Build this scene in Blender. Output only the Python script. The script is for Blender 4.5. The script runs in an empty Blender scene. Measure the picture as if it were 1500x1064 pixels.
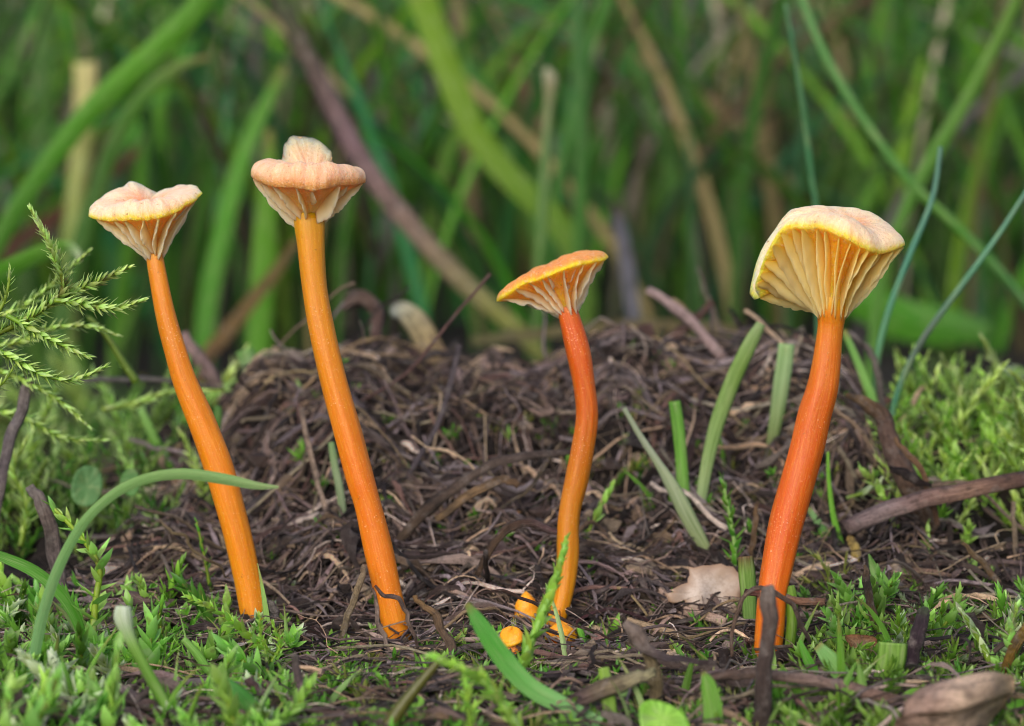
import bpy, math, random
import numpy as np
from mathutils import Vector, Matrix, Quaternion

random.seed(7)
RNG = np.random.default_rng(11)
scene = bpy.context.scene
COL = scene.collection
scene.unit_settings.system = 'METRIC'
scene.unit_settings.scale_length = 0.01          # one unit is one centimetre

# ------------------------------------------------------------------ camera
PITCH = math.radians(6.0)
CAM = np.array([0.0, -29.548, 5.874])
FWD = np.array([0.0, math.cos(PITCH), -math.sin(PITCH)])
UPV = np.array([0.0, math.sin(PITCH), math.cos(PITCH)])
cd = bpy.data.cameras.new("camera")
cam = bpy.data.objects.new("camera", cd)
COL.objects.link(cam)
cam.location = CAM.tolist()
cam.rotation_euler = (math.radians(90) - PITCH, 0, 0)
cd.sensor_width = 36
cd.lens = 108
cd.clip_start = 0.5
cd.clip_end = 5000
cd.dof.use_dof = True
cd.dof.focus_distance = 29.3
cd.dof.aperture_fstop = 0.28
cd.dof.aperture_blades = 0
scene.camera = cam

# ------------------------------------------------------------------ light
SUN_EL, SUN_AZ = math.radians(37), math.radians(200)     # azimuth measured from +Y, clockwise
world = bpy.data.worlds.new("World")
scene.world = world
world.use_nodes = True
wn = world.node_tree
bg = wn.nodes["Background"]
sky = wn.nodes.new("ShaderNodeTexSky")
sky.sky_type = 'NISHITA'
sky.sun_disc = False
sky.sun_elevation = SUN_EL
sky.sun_rotation = SUN_AZ
sky.air_density = 1.0
sky.dust_density = 2.5
sky.ozone_density = 0.8
wn.links.new(sky.outputs[0], bg.inputs[0])
bg.inputs[1].default_value = 0.12
sl = bpy.data.lights.new("sun", 'SUN')
sl.energy = 1.5
sl.angle = math.radians(48)
sl.color = (1.0, 0.975, 0.94)
sun = bpy.data.objects.new("sun", sl)
COL.objects.link(sun)
sdir = Vector((math.sin(SUN_AZ) * math.cos(SUN_EL), math.cos(SUN_AZ) * math.cos(SUN_EL), math.sin(SUN_EL)))
sun.rotation_euler = sdir.to_track_quat('Z', 'Y').to_euler()
sun.location = (sdir * 60)

scene.view_settings.view_transform = 'Standard'
scene.view_settings.look = 'None'
scene.view_settings.gamma = 1
scene.view_settings.use_curve_mapping = False
scene.view_settings.exposure = 0.78
scene.render.engine = 'CYCLES'
scene.cycles.use_denoising = True
scene.cycles.filter_width = 1.0
scene.cycles.max_bounces = 8
scene.cycles.diffuse_bounces = 4
scene.cycles.transmission_bounces = 4

# ------------------------------------------------------------------ basic maths
K = 1.0 / 4500.0

def P(px, py, d):
    return CAM + d * FWD + np.array([(px - 750) * K * d, 0, 0]) + (532 - py) * K * d * UPV

def lin(c):
    c = np.asarray(c, float) / 255.0
    return np.where(c <= 0.04045, c / 12.92, ((c + 0.055) / 1.055) ** 2.4)

_perm = RNG.random((64, 64))
def vnoise(x, y):
    x = np.asarray(x, float); y = np.asarray(y, float)
    xi = np.floor(x).astype(int); yi = np.floor(y).astype(int)
    fx = x - xi; fy = y - yi
    fx = fx * fx * (3 - 2 * fx); fy = fy * fy * (3 - 2 * fy)
    g = lambda a, b: _perm[a % 64, b % 64]
    return ((g(xi, yi) * (1 - fx) + g(xi + 1, yi) * fx) * (1 - fy)
            + (g(xi, yi + 1) * (1 - fx) + g(xi + 1, yi + 1) * fx) * fy) * 2 - 1

def sstep(a, b, t):
    t = np.clip((np.asarray(t, float) - a) / (b - a), 0, 1)
    return t * t * (3 - 2 * t)

CR_X = (np.array([-200, 0, 200, 290, 350, 450, 550, 650, 800, 900, 1000, 1150, 1230, 1290, 1400, 1500, 1700]) - 750) * 34.6 * K
CR_Z = np.array([.5, .6, .9, 1.15, 1.5, 1.95, 2.15, 1.85, 1.72, 1.95, 2.05, 2.1, 1.9, 1.5, 1.6, 1.75, 1.5])

def H(x, y):
    x = np.asarray(x, float); y = np.asarray(y, float)
    zc = np.interp(x, CR_X, CR_Z)
    up = sstep(-0.3, 4.9, y) ** 1.1
    down = 1 - 0.62 * sstep(5.4, 9, y)
    z = zc * up * down
    z = z + np.clip((y - 30) * 0.17, 0, 22) * sstep(28, 45, y)
    z = z - 0.35 * sstep(0, -6, y)
    near = 1 / (1 + np.maximum(np.abs(y) - 12, 0) * 0.2)
    amp = 0.35 + 0.65 * sstep(0.3, 3, y)
    z = z + near * amp * (0.24 * vnoise(x * 0.8 + 3, y * 0.8) + 0.33 * vnoise(x * 1.7, y * 1.7 + 9) + 0.17 * vnoise(x * 4.6, y * 4.6))
    z = z + near * 0.02 * vnoise(x * 14, y * 14)
    return z

_D = np.arange(21, 90, 0.04)
def Gd(px, py):
    """view depth at which the pixel's ray meets the ground"""
    pts = CAM[None] + _D[:, None] * (FWD + np.array([(px - 750) * K, 0, 0]) + (532 - py) * K * UPV)[None]
    m = pts[:, 2] < H(pts[:, 0], pts[:, 1])
    i = int(np.argmax(m))
    return _D[i] if m[i] else 40.0

def cr(pts, n, closed=False):
    """Catmull-Rom resample of rows with any number of columns"""
    p = np.asarray(pts, float)
    k = len(p)
    if closed:
        q = np.vstack([p[-1:], p, p[:2]]); segs = k
    else:
        q = np.vstack([2 * p[0] - p[1], p, 2 * p[-1] - p[-2]]); segs = k - 1
    t = np.linspace(0, segs, n, endpoint=not closed)
    i = np.minimum(t.astype(int), segs - 1); f = (t - i)[:, None]
    a, b, c, d = q[i], q[i + 1], q[i + 2], q[i + 3]
    return 0.5 * ((2 * b) + (-a + c) * f + (2 * a - 5 * b + 4 * c - d) * f ** 2 + (-a + 3 * b - 3 * c + d) * f ** 3)

def nrm(v):
    v = np.asarray(v, float)
    return v / np.maximum(np.linalg.norm(v, axis=-1, keepdims=True), 1e-9)

# ------------------------------------------------------------------ mesh builders
class Acc:
    def __init__(s):
        s.v = []; s.f = []; s.c = []; s.u = []; s.w = []; s.n = 0
    def add(s, v, f, col, u=None, w=None):
        v = np.asarray(v, float); n = len(v)
        s.v.append(v)
        s.f.extend([tuple(i + s.n for i in q) for q in f])
        col = np.asarray(col, float)
        if col.ndim == 1: col = np.tile(col, (n, 1))
        s.c.append(col)
        s.u.append(np.zeros(n) if u is None else np.asarray(u, float))
        s.w.append(np.zeros(n) if w is None else np.asarray(w, float))
        s.n += n
        return s

def mesh_from(acc, name, mat, origin=(0, 0, 0), smooth=True):
    v = np.vstack(acc.v) - np.asarray(origin, float)
    me = bpy.data.meshes.new(name)
    me.from_pydata(v.tolist(), [], acc.f)
    n = len(v)
    a = me.attributes.new("col", 'FLOAT_COLOR', 'POINT')
    c = np.ones((n, 4), np.float32); c[:, :3] = np.vstack(acc.c)
    a.data.foreach_set("color", c.ravel())
    for nm, arr in (("u", acc.u), ("w", acc.w)):
        b = me.attributes.new(nm, 'FLOAT', 'POINT')
        b.data.foreach_set("value", np.concatenate(arr).astype(np.float32))
    if smooth:
        me.polygons.foreach_set("use_smooth", [True] * len(me.polygons))
    me.materials.append(mat)
    me.update()
    return me

def setp(o, label=None, cat=None, group=None, kind=None):
    if label: o["label"] = label
    if cat: o["category"] = cat
    if group: o["group"] = group
    if kind: o["kind"] = kind
    return o

def link(name, data, origin=(0, 0, 0), parent=None):
    o = bpy.data.objects.new(name, data)
    COL.objects.link(o)
    if parent is not None:
        o.parent = parent
        o.location = (np.asarray(origin, float) - np.array(parent["_o"])).tolist()
    else:
        o.location = np.asarray(origin, float).tolist()
    return o

def obj(name, acc, mat, origin=None, parent=None, smooth=True, **kw):
    if origin is None:
        origin = np.array(parent["_o"]) if parent is not None else acc.v[0][0]
    o = link(name, mesh_from(acc, name, mat, origin, smooth), origin, parent)
    return setp(o, **kw)

_empties = []
def thing(name, origin, **kw):
    o = bpy.data.objects.new(name, None)
    COL.objects.link(o)
    o.empty_display_size = 0.2
    o.location = np.asarray(origin, float).tolist()
    o["_o"] = [float(t) for t in origin]
    _empties.append(o)
    return setp(o, **kw)

def frames(p):
    t = nrm(np.gradient(p, axis=0))
    ref = np.array([0, 1.0, 0]) if abs(t[0][1]) < 0.8 else np.array([1.0, 0, 0])
    s = nrm(np.cross(t[0], ref))
    S = [s]
    for i in range(1, len(p)):
        s = S[-1] - t[i] * np.dot(S[-1], t[i])
        S.append(nrm(s))
    S = np.array(S)
    return t, S, np.cross(S, t)

def tube(acc, p, r, colr, sides=8, flat=1.0, rough=0.0, seed=0, cap=True, lobes=0.0, twist=0.0):
    """round or flattened stem along p; colr = (n,3) or (3,)"""
    p = np.asarray(p, float); n = len(p)
    r = np.broadcast_to(np.asarray(r, float), (n,)).copy()
    t, S, B = frames(p)
    a = np.linspace(0, 2 * math.pi, sides, endpoint=False)
    aa = a[None] + (np.linspace(0, twist, n))[:, None]
    rr = r[:, None] * np.ones((n, sides))
    if rough:
        L = np.concatenate([[0], np.cumsum(np.linalg.norm(np.diff(p, axis=0), axis=1))]) / max(r.mean(), 1e-6)
        rr = rr * (1 + rough * vnoise(L[:, None] * 0.25 + seed * 7.3 + np.zeros((1, sides)), np.arange(sides)[None] * 1.7 + seed * 3.1 + np.zeros((n, 1))))
    if lobes:
        rr = rr * (1 + lobes * np.cos(3 * a + 1.0)[None] + lobes * .6 * np.cos(5 * a + seed)[None])
    V = p[:, None] + rr[..., None] * (np.cos(aa)[..., None] * S[:, None] + flat * np.sin(aa)[..., None] * B[:, None])
    V = V.reshape(-1, 3)
    F = [(i * sides + j, i * sides + (j + 1) % sides, (i + 1) * sides + (j + 1) % sides, (i + 1) * sides + j)
         for i in range(n - 1) for j in range(sides)]
    colr = np.asarray(colr, float)
    C = np.tile(colr, (n * sides, 1)) if colr.ndim == 1 else np.repeat(colr, sides, axis=0)
    u = np.repeat(np.concatenate([[0], np.cumsum(np.linalg.norm(np.diff(p, axis=0), axis=1))]), sides)
    w = np.tile(np.arange(sides) / sides, n)
    if cap:
        V = np.vstack([V, p[:1], p[-1:]])
        C = np.vstack([C, C[:1], C[-1:]]); u = np.append(u, [u[0], u[-1]]); w = np.append(w, [0, 0])
        b = n * sides
        F += [(b, (j + 1) % sides, j) for j in range(sides)]
        F += [(b + 1, (n - 1) * sides + j, (n - 1) * sides + (j + 1) % sides) for j in range(sides)]
    acc.add(V, F, C, u, w)
    return acc

def ribbon(acc, p, wd, colr, twist=0.0, twist2=None, fold=0.25, across=5, face=None):
    """grass blade: a folded strip with a keel"""
    p = np.asarray(p, float); n = len(p)
    t = nrm(np.gradient(p, axis=0))
    view = nrm(p - CAM) if face is None else np.tile(np.asarray(face, float), (n, 1))
    s = nrm(np.cross(t, view))
    nn = nrm(np.cross(s, t))
    tw = np.linspace(twist, twist if twist2 is None else twist2, n)[:, None]
    s2 = s * np.cos(tw) + nn * np.sin(tw)
    n2 = nrm(np.cross(s2, t))
    q = np.linspace(-1, 1, across)
    wd = np.broadcast_to(np.asarray(wd, float), (n,))
    V = p[:, None] + 0.5 * wd[:, None, None] * (q[None, :, None] * s2[:, None] + fold * (np.abs(q) ** 1.4)[None, :, None] * n2[:, None])
    F = [(i * across + j, i * across + j + 1, (i + 1) * across + j + 1, (i + 1) * across + j)
         for i in range(n - 1) for j in range(across - 1)]
    colr = np.asarray(colr, float)
    C = np.tile(colr, (n * across, 1)) if colr.ndim == 1 else np.repeat(colr, across, axis=0)
    u = np.repeat(np.concatenate([[0], np.cumsum(np.linalg.norm(np.diff(p, axis=0), axis=1))]), across)
    acc.add(V.reshape(-1, 3), F, C, u, np.tile(q, n))
    return acc

# ------------------------------------------------------------------ materials
def new_mat(name):
    m = bpy.data.materials.new(name)
    m.use_nodes = True
    nt = m.node_tree
    nt.nodes.clear()
    return m, nt, nt.nodes, nt.links

def nd(nt, typ, **kw):
    n = nt.nodes.new(typ)
    for k, v in kw.items():
        setattr(n, k, v)
    return n

def attr(nt, name):
    return nd(nt, "ShaderNodeAttribute", attribute_name=name)

def math_(nt, op, a, b=None, clamp=False):
    n = nd(nt, "ShaderNodeMath", operation=op); n.use_clamp = clamp
    for i, x in enumerate((a, b)):
        if x is None: continue
        if isinstance(x, (int, float)): n.inputs[i].default_value = x
        else: nt.links.new(x, n.inputs[i])
    return n.outputs[0]

def mixc(nt, fac, a, b, mode='MIX'):
    n = nd(nt, "ShaderNodeMix", data_type='RGBA', blend_type=mode)
    for i, x in ((0, fac), (6, a), (7, b)):
        if isinstance(x, (int, float)): n.inputs[i].default_value = x
        elif isinstance(x, (tuple, list, np.ndarray)): n.inputs[i].default_value = tuple(float(t) for t in x) + (1,)
        else: nt.links.new(x, n.inputs[i])
    return n.outputs[2]

def noise(nt, scale, detail=4, rough=0.6, vec=None, dim='3D'):
    n = nd(nt, "ShaderNodeTexNoise"); n.noise_dimensions = dim
    n.inputs['Scale'].default_value = scale; n.inputs['Detail'].default_value = detail; n.inputs['Roughness'].default_value = rough
    if vec is not None: nt.links.new(vec, n.inputs['Vector'])
    return n.outputs[0]

def ramp(nt, x, lo, hi, a=0.0, b=1.0):
    n = nd(nt, "ShaderNodeMapRange"); n.clamp = True
    nt.links.new(x, n.inputs[0])
    for i, v in enumerate((lo, hi, a, b)): n.inputs[i + 1].default_value = v
    return n.outputs[0]

def position(nt):
    return nd(nt, "ShaderNodeNewGeometry").outputs['Position']

def finish(nt, color, rough=0.5, trans=0.0, trans_col=None, bump=None, bump_s=0.3, bump_d=0.02, sss=0.0, sss_r=None, sss_scale=0.1, spec=0.4, coat=0.0):
    out = nd(nt, "ShaderNodeOutputMaterial")
    b = nd(nt, "ShaderNodeBsdfPrincipled")
    nt.links.new(color, b.inputs['Base Color'])
    if isinstance(rough, (int, float)): b.inputs['Roughness'].default_value = rough
    else: nt.links.new(rough, b.inputs['Roughness'])
    b.inputs['Specular IOR Level'].default_value = spec
    b.inputs['Coat Weight'].default_value = coat
    b.inputs['Coat Roughness'].default_value = 0.25
    if sss:
        b.inputs['Subsurface Weight'].default_value = sss
        b.inputs['Subsurface Radius'].default_value = sss_r or (1, .4, .15)
        b.inputs['Subsurface Scale'].default_value = sss_scale
    if bump is not None:
        bn = nd(nt, "ShaderNodeBump"); bn.inputs['Strength'].default_value = bump_s; bn.inputs['Distance'].default_value = bump_d
        nt.links.new(bump, bn.inputs['Height']); nt.links.new(bn.outputs[0], b.inputs['Normal'])
    res = b.outputs[0]
    if trans:
        t = nd(nt, "ShaderNodeBsdfTranslucent")
        nt.links.new(trans_col if trans_col is not None else color, t.inputs[0])
        mx = nd(nt, "ShaderNodeMixShader"); mx.inputs[0].default_value = trans
        nt.links.new(res, mx.inputs[1]); nt.links.new(t.outputs[0], mx.inputs[2])
        res = mx.outputs[0]
    nt.links.new(res, out.inputs[0])

def vary(nt, col, amt=0.3, hue=0.02):
    """per-object variation of value and hue"""
    r = nd(nt, "ShaderNodeObjectInfo").outputs['Random']
    h = nd(nt, "ShaderNodeHueSaturation")
    nt.links.new(col, h.inputs['Color'])
    nt.links.new(ramp(nt, r, 0, 1, 1 - amt, 1 + amt), h.inputs['Value'])
    r2 = math_(nt, 'FRACT', math_(nt, 'MULTIPLY', r, 7.31))
    nt.links.new(ramp(nt, r2, 0, 1, 0.5 - hue, 0.5 + hue), h.inputs['Hue'])
    return h.outputs[0]

def stretched(nt, su, sw):
    c = nd(nt, "ShaderNodeCombineXYZ")
    nt.links.new(math_(nt, 'MULTIPLY', attr(nt, "u").outputs['Fac'], su), c.inputs[0])
    nt.links.new(math_(nt, 'MULTIPLY', attr(nt, "w").outputs['Fac'], sw), c.inputs[1])
    nt.links.new(nd(nt, "ShaderNodeObjectInfo").outputs['Random'], c.inputs[2])
    return c.outputs[0]

def make_blade_mat(name="grass_leaf", trans=0.35, rough=0.42, spots=0.35):
    m, nt, N, L = new_mat(name)
    c = attr(nt, "col").outputs['Color']
    c = vary(nt, c, 0.15, 0.01)
    v = stretched(nt, 0.5, 15.0)
    streak = noise(nt, 1.6, 4, .7, v)
    c = mixc(nt, ramp(nt, streak, .42, .58, 0, .75), c, mixc(nt, 1.0, c, (.45, .55, .36), 'MULTIPLY'))
    pale = noise(nt, 2.2, 2, .5, stretched(nt, 1.5, 4.0))
    c = mixc(nt, ramp(nt, pale, .5, .7, 0, .4), c, (.35, .42, .18))
    sp = noise(nt, 9.0, 3, .6, position(nt))
    c = mixc(nt, ramp(nt, sp, .66, .74, 0, spots), c, (.10, .075, .03))
    finish(nt, c, rough, trans, bump=streak, bump_s=.35, bump_d=.02, spec=.22)
    return m

def make_twig_mat(name="dead_stem", trans=0.0):
    m, nt, N, L = new_mat(name)
    c = attr(nt, "col").outputs['Color']
    c = vary(nt, c, 0.25, 0.012)
    st = noise(nt, 2.0, 6, .75, stretched(nt, 1.6, 11.0))
    c = mixc(nt, ramp(nt, st, .43, .60, 0, .75), c, mixc(nt, 1.0, c, (.36, .32, .31), 'MULTIPLY'))
    pt = noise(nt, 7.0, 5, .7, position(nt))
    c = mixc(nt, ramp(nt, pt, .52, .68, 0, .6), c, (.27, .225, .20))
    fb = noise(nt, 22, 4, .7, position(nt))
    c = mixc(nt, ramp(nt, fb, .5, .64, 0, .5), c, mixc(nt, 1.0, c, (.35, .32, .3), 'MULTIPLY'))
    c = mixc(nt, ramp(nt, noise(nt, 4, 5, .7, position(nt)), .54, .64, 0, .55), c, (.028, .021, .018))
    finish(nt, c, .6, trans, bump=math_(nt, 'ADD', math_(nt, 'ADD', st, math_(nt, 'MULTIPLY', pt, .6)), math_(nt, 'MULTIPLY', fb, .4)), bump_s=1.0, bump_d=.06, spec=.35)
    return m

def make_moss_mat():
    m, nt, N, L = new_mat("moss_leaf")
    c = attr(nt, "col").outputs['Color']
    c = vary(nt, c, 0.4, 0.02)
    n = noise(nt, 6, 3, .6, position(nt))
    c = mixc(nt, ramp(nt, n, .35, .7, 0, .5), c, mixc(nt, 1.0, c, (.5, .6, .4), 'MULTIPLY'))
    br = noise(nt, 2.6, 4, .7, position(nt))
    c = mixc(nt, ramp(nt, br, .57, .66, 0, .6), c, (.17, .12, .05))
    pl = noise(nt, 3.7, 3, .6, position(nt))
    c = mixc(nt, ramp(nt, pl, .6, .7, 0, .4), c, (.40, .46, .30))
    finish(nt, c, .35, .42, spec=.5)
    return m

def make_ground_mat():
    m, nt, N, L = new_mat("humus")
    p = position(nt)
    a = noise(nt, 1.3, 6, .7, p); b = noise(nt, 9, 6, .75, p)
    c = mixc(nt, ramp(nt, a, .35, .65), (.008, .006, .005), (.03, .02, .016))
    c = mixc(nt, ramp(nt, b, .54, .72, 0, .6), c, (.09, .065, .055))
    finish(nt, c, .75, bump=b, bump_s=1.0, bump_d=.12, spec=.25)
    return m

def make_stem_mat():
    m, nt, N, L = new_mat("waxy_mushroom_stem")
    c = attr(nt, "col").outputs['Color']
    st = noise(nt, 3.0, 4, .6, stretched(nt, 0.45, 5.0))
    c = mixc(nt, ramp(nt, st, .4, .64, 0, .25), c, mixc(nt, 1.0, c, (.80, .66, .5), 'MULTIPLY'))
    fine = noise(nt, 3.0, 3, .6, stretched(nt, 1.2, 26.0))
    c = mixc(nt, ramp(nt, fine, .48, .64, 0, .12), c, (.92, .50, .08))
    patch = noise(nt, 1.6, 3, .6, position(nt))
    dust = noise(nt, 44, 3, .7, position(nt))
    df = math_(nt, 'MULTIPLY', ramp(nt, patch, .5, .66, .2, 1), ramp(nt, dust, .61, .68, 0, .75))
    c = mixc(nt, df, c, (.92, .72, .48))
    dirt = noise(nt, 15, 4, .7, position(nt))
    c = mixc(nt, ramp(nt, dirt, .66, .70, 0, .55), c, (.22, .09, .02))
    finish(nt, c, ramp(nt, dust, .4, .7, .42, .55), bump=math_(nt, 'ADD', math_(nt, 'MULTIPLY', fine, .5), dust), bump_s=.25, bump_d=.025, sss=.7, sss_r=(1.0, .4, .06), sss_scale=.10, spec=.38)
    return m

def make_cap_mat():
    m, nt, N, L = new_mat("felted_mushroom_cap")
    c = attr(nt, "col").outputs['Color']
    g = noise(nt, 24, 4, .7, position(nt))
    rad = noise(nt, 1.0, 4, .65, stretched(nt, 3.0, 60.0))
    c = mixc(nt, ramp(nt, rad, .45, .62, 0, .5), c, mixc(nt, 1.0, c, (.80, .64, .52), 'MULTIPLY'))
    c = mixc(nt, ramp(nt, g, .52, .72, 0, .45), c, (.86, .66, .52))
    sp = noise(nt, 30, 2, .5, position(nt))
    c = mixc(nt, ramp(nt, sp, .68, .73, 0, .6), c, (.30, .13, .05))
    finish(nt, c, .55, bump=math_(nt, 'ADD', g, rad), bump_s=.8, bump_d=.04, sss=.9, sss_r=(1, .6, .3), sss_scale=.28, spec=.35)
    return m

def make_gill_mat():
    m, nt, N, L = new_mat("mushroom_gill")
    c = attr(nt, "col").outputs['Color']
    n = noise(nt, 7, 4, .6, position(nt))
    c = mixc(nt, ramp(nt, n, .4, .75, 0, .25), c, mixc(nt, 1.0, c, (.95, .85, .6), 'MULTIPLY'))
    sp = noise(nt, 22, 2, .5, position(nt))
    c = mixc(nt, ramp(nt, sp, .76, .79, 0, .7), c, (.2, .1, .04))
    finish(nt, c, .45, .45, sss=.6, sss_r=(1, .75, .45), sss_scale=.12, bump=n, bump_s=.2, bump_d=.02, spec=.4)
    return m

M_BLADE = make_blade_mat()
M_TWIG = make_twig_mat()
M_DRY = make_twig_mat("dry_leaf", 0.3)
def make_beige_mat():
    m, nt, N, L = new_mat("beige_leaf")
    c = attr(nt, "col").outputs['Color']
    n = noise(nt, 5, 5, .7, position(nt))
    c = mixc(nt, ramp(nt, n, .48, .66, 0, .6), c, (.34, .23, .15))
    vn = noise(nt, 16, 4, .7, position(nt))
    c = mixc(nt, ramp(nt, vn, .5, .6, 0, .4), c, (.28, .20, .15))
    finish(nt, c, .5, .2, bump=n, bump_s=.2, bump_d=.02)
    return m
M_BEIGE = make_beige_mat()
M_MOSS = make_moss_mat()
M_GROUND = make_ground_mat()
M_STEM = make_stem_mat()
M_CAP = make_cap_mat()
M_GILL = make_gill_mat()

# ------------------------------------------------------------------ ground
def axis(lo, hi, fine_lo, fine_hi, step, grow=1.18):
    a = list(np.arange(fine_lo, fine_hi + step / 2, step))
    s = step
    x = a[0]; left = []
    while x > lo:
        s *= grow; x -= s; left.append(x)
    s = step; x = a[-1]; right = []
    while x < hi:
        s *= grow; x += s; right.append(x)
    return np.array(left[::-1] + a + right)
gx = axis(-1500, 1500, -7.5, 7.5, 0.06); gy = axis(-1500, 2500, -6, 9, 0.06)
XX, YY = np.meshgrid(gx, gy)
GV = np.stack([XX, YY, H(XX, YY)], -1).reshape(-1, 3)
nx, ny = len(gx), len(gy)
ii = np.arange((nx - 1) * (ny - 1)); r_, c_ = ii // (nx - 1), ii % (nx - 1)
b_ = r_ * nx + c_
GF = np.stack([b_, b_ + 1, b_ + nx + 1, b_ + nx], -1)
acc = Acc(); acc.v = [GV]; acc.f = GF.tolist(); acc.c = [np.full((len(GV), 3), .04)]; acc.u = [np.zeros(len(GV))]; acc.w = [np.zeros(len(GV))]
obj("ground", acc, M_GROUND, origin=(0, 0, 0), kind="structure")

# ------------------------------------------------------------------ mushrooms
def bez(a, b, c, t):
    t = t[..., None]
    return (1 - t) ** 2 * a + 2 * t * (1 - t) * b + t ** 2 * c

def mushroom(label, dm, stem, rim, C, stem_cols, cap_cols, gill_cols, ngill, bulge, drop=0.05, gbow=0.05, seed=0, rim_w=0.014, inner=.35, group=None, fthick=.07, gjit=.25, partial=.3, glean=0.0, gth=.7, funnel=.42):
    rnd = np.random.default_rng(seed)
    base = P(stem[-1][0], stem[-1][1], dm)
    root = thing("mushroom", base, label=label, category="mushroom") if False else thing("mushroom", base, label=label, cat="mushroom", group=group)
    # stem
    s = cr(stem, 70)
    pts = np.array([P(a, b, dm) for a, b, _ in s])
    pts[:, 1] += 0.05 * np.sin(np.linspace(0, 5, len(pts)) + seed)
    rad = s[:, 2] * 0.5 * dm * K
    A = pts[0]; ax = nrm(pts[0] - pts[4])
    Cw = P(C[0], C[1], dm + C[2])
    top = A + nrm(Cw - A) * np.linalg.norm(Cw - A) * 0.35
    sp = np.vstack([top[None], pts]); sr = np.concatenate([[rad[0] * .8], rad])
    tcol = np.linspace(0, 1, len(sp))
    sc_t = [q[0] for q in stem_cols]; sc_c = np.array([lin(q[1]) for q in stem_cols])
    colr = np.stack([np.interp(tcol, sc_t, sc_c[:, k]) for k in range(3)], -1) * np.array([.68, .80, .05])
    a = Acc(); tube(a, sp, sr, colr, sides=28, rough=0.06, seed=seed + 1, lobes=0.012, twist=.8)
    obj("stem", a, M_STEM, parent=root)
    # cap
    N = 192
    R = cr(rim, N, closed=True)
    Rw = np.array([P(x, y, dm + dd) for x, y, dd in R])
    th = np.linspace(0, 2 * math.pi, N, endpoint=False)
    wob = sum(rnd.normal() * np.cos(k * th + rnd.random() * 6.28) / k ** .5 for k in (5, 8, 12, 17, 25, 37))
    wob2 = sum(rnd.normal() * np.cos(k * th + rnd.random() * 6.28) / k ** .5 for k in (6, 9, 14, 21, 31))
    out = nrm(Rw - Cw)
    Rw = Rw + out * (rim_w * wob)[:, None] + UPV[None] * (rim_w * .8 * wob2)[:, None]
    cax = nrm(Cw - A) * .5 + ax * .5; cax = nrm(cax)
    bl = np.interp(np.arange(N) / N, np.linspace(0, 1, len(bulge) + 1), list(bulge) + [bulge[0]])
    m = 26
    ts = np.linspace(0, 1, m)
    wr = sum(rnd.normal() * np.cos(k * th + rnd.random() * 6.28) for k in (5, 8, 12, 17)) * .3
    outc = nrm((Rw - Cw) - ((Rw - Cw) @ cax)[:, None] * cax)
    c1 = Rw * .86 + Cw * .14 + cax[None] * bl[:, None] + outc * (bl * .45)[:, None]
    c2 = Rw * .38 + Cw * .62 + cax[None] * (bl * .8)[:, None]
    t3 = (ts[:, None] * np.ones((1, N)))[..., None]
    T = (1 - t3) ** 3 * Rw[None] + 3 * t3 * (1 - t3) ** 2 * c1[None] + 3 * t3 ** 2 * (1 - t3) * c2[None] + t3 ** 3 * Cw[None, None]
    T = T + cax[None, None] * (0.013 * (np.sin(ts * math.pi) ** .6)[:, None, None] * wr[None, :, None])
    T = T + cax[None, None] * (0.009 * np.sin(ts * 2.6)[:, None] * vnoise(T[..., 0] * 5 + seed, T[..., 1] * 5 + T[..., 2] * 4) + 0.006 * vnoise(T[..., 0] * 16 + seed, T[..., 1] * 16 + T[..., 2] * 9))[..., None]
    rs = rad[0]
    dirs = (Rw - A); dirs = nrm(dirs - (dirs @ ax)[:, None] * ax)
    F0 = A + ax * .02 + dirs * rs * .9
    tang = np.roll(Rw, -1, 0) - np.roll(Rw, 1, 0)
    nv_ = nrm(np.cross(tang, Rw - Cw))
    nv_ = nv_ * (1 if np.mean(nv_ @ cax) > 0 else -1)
    nv_ = nrm(nv_ + .15 * cax)
    ctrl_f = (Rw * .42 + Cw * .58 - nv_ * fthick * 1.2) * (1 - funnel) + (Rw * .45 + (A + dirs * rs) * .55) * funnel
    U = bez(Rw[None], ctrl_f[None], F0[None], ts[:, None] * np.ones((1, N)))
    ctop, cmid, cedge, cund = [lin(q) for q in cap_cols]
    V = np.vstack([T.reshape(-1, 3), U[1:].reshape(-1, 3)])
    e = (ts < .055).astype(float) + (ts >= .055) * np.exp(-(ts - .055) / .035)
    e = np.clip(e, 0, 1)[:, None]
    cc = ctop * (1 - sstep(.45, .95, ts)[:, None]) + cmid * sstep(.45, .95, ts)[:, None]
    ct = cedge * e + cc * (1 - e)
    cu = cedge * (1 - sstep(0, .2, ts))[:, None] + cund * sstep(0, .2, ts)[:, None]
    Cc = np.vstack([np.repeat(ct, N, 0), np.repeat(cu[1:], N, 0)])
    Fc = []
    idx = lambda i, j: i * N + (j % N)
    for i in range(m - 1):
        for j in range(N): Fc.append((idx(i, j), idx(i, j + 1), idx(i + 1, j + 1), idx(i + 1, j)))
    uidx = lambda i, j: (j % N) if i == 0 else m * N + (i - 1) * N + (j % N)
    for i in range(m - 1):
        for j in range(N): Fc.append((uidx(i, j + 1), uidx(i, j), uidx(i + 1, j), uidx(i + 1, j + 1)))
    a = Acc(); a.add(V, Fc, Cc, np.concatenate([np.repeat(ts, N), np.repeat(ts[1:], N)]), np.tile(th / 6.283, 2 * m - 1))
    cap = obj("cap", a, M_CAP, parent=root)
    # gills
    S_ = A - ax * drop + dirs * rs * .97
    g_in, g_edge = lin(gill_cols[0]), lin(gill_cols[1])
    # spread gills evenly in angle about the stem axis
    e1 = nrm(np.cross(ax, [0, 1, 0])); e2 = np.cross(ax, e1)
    ang = np.unwrap(np.arctan2(dirs @ e2, dirs @ e1))
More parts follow.
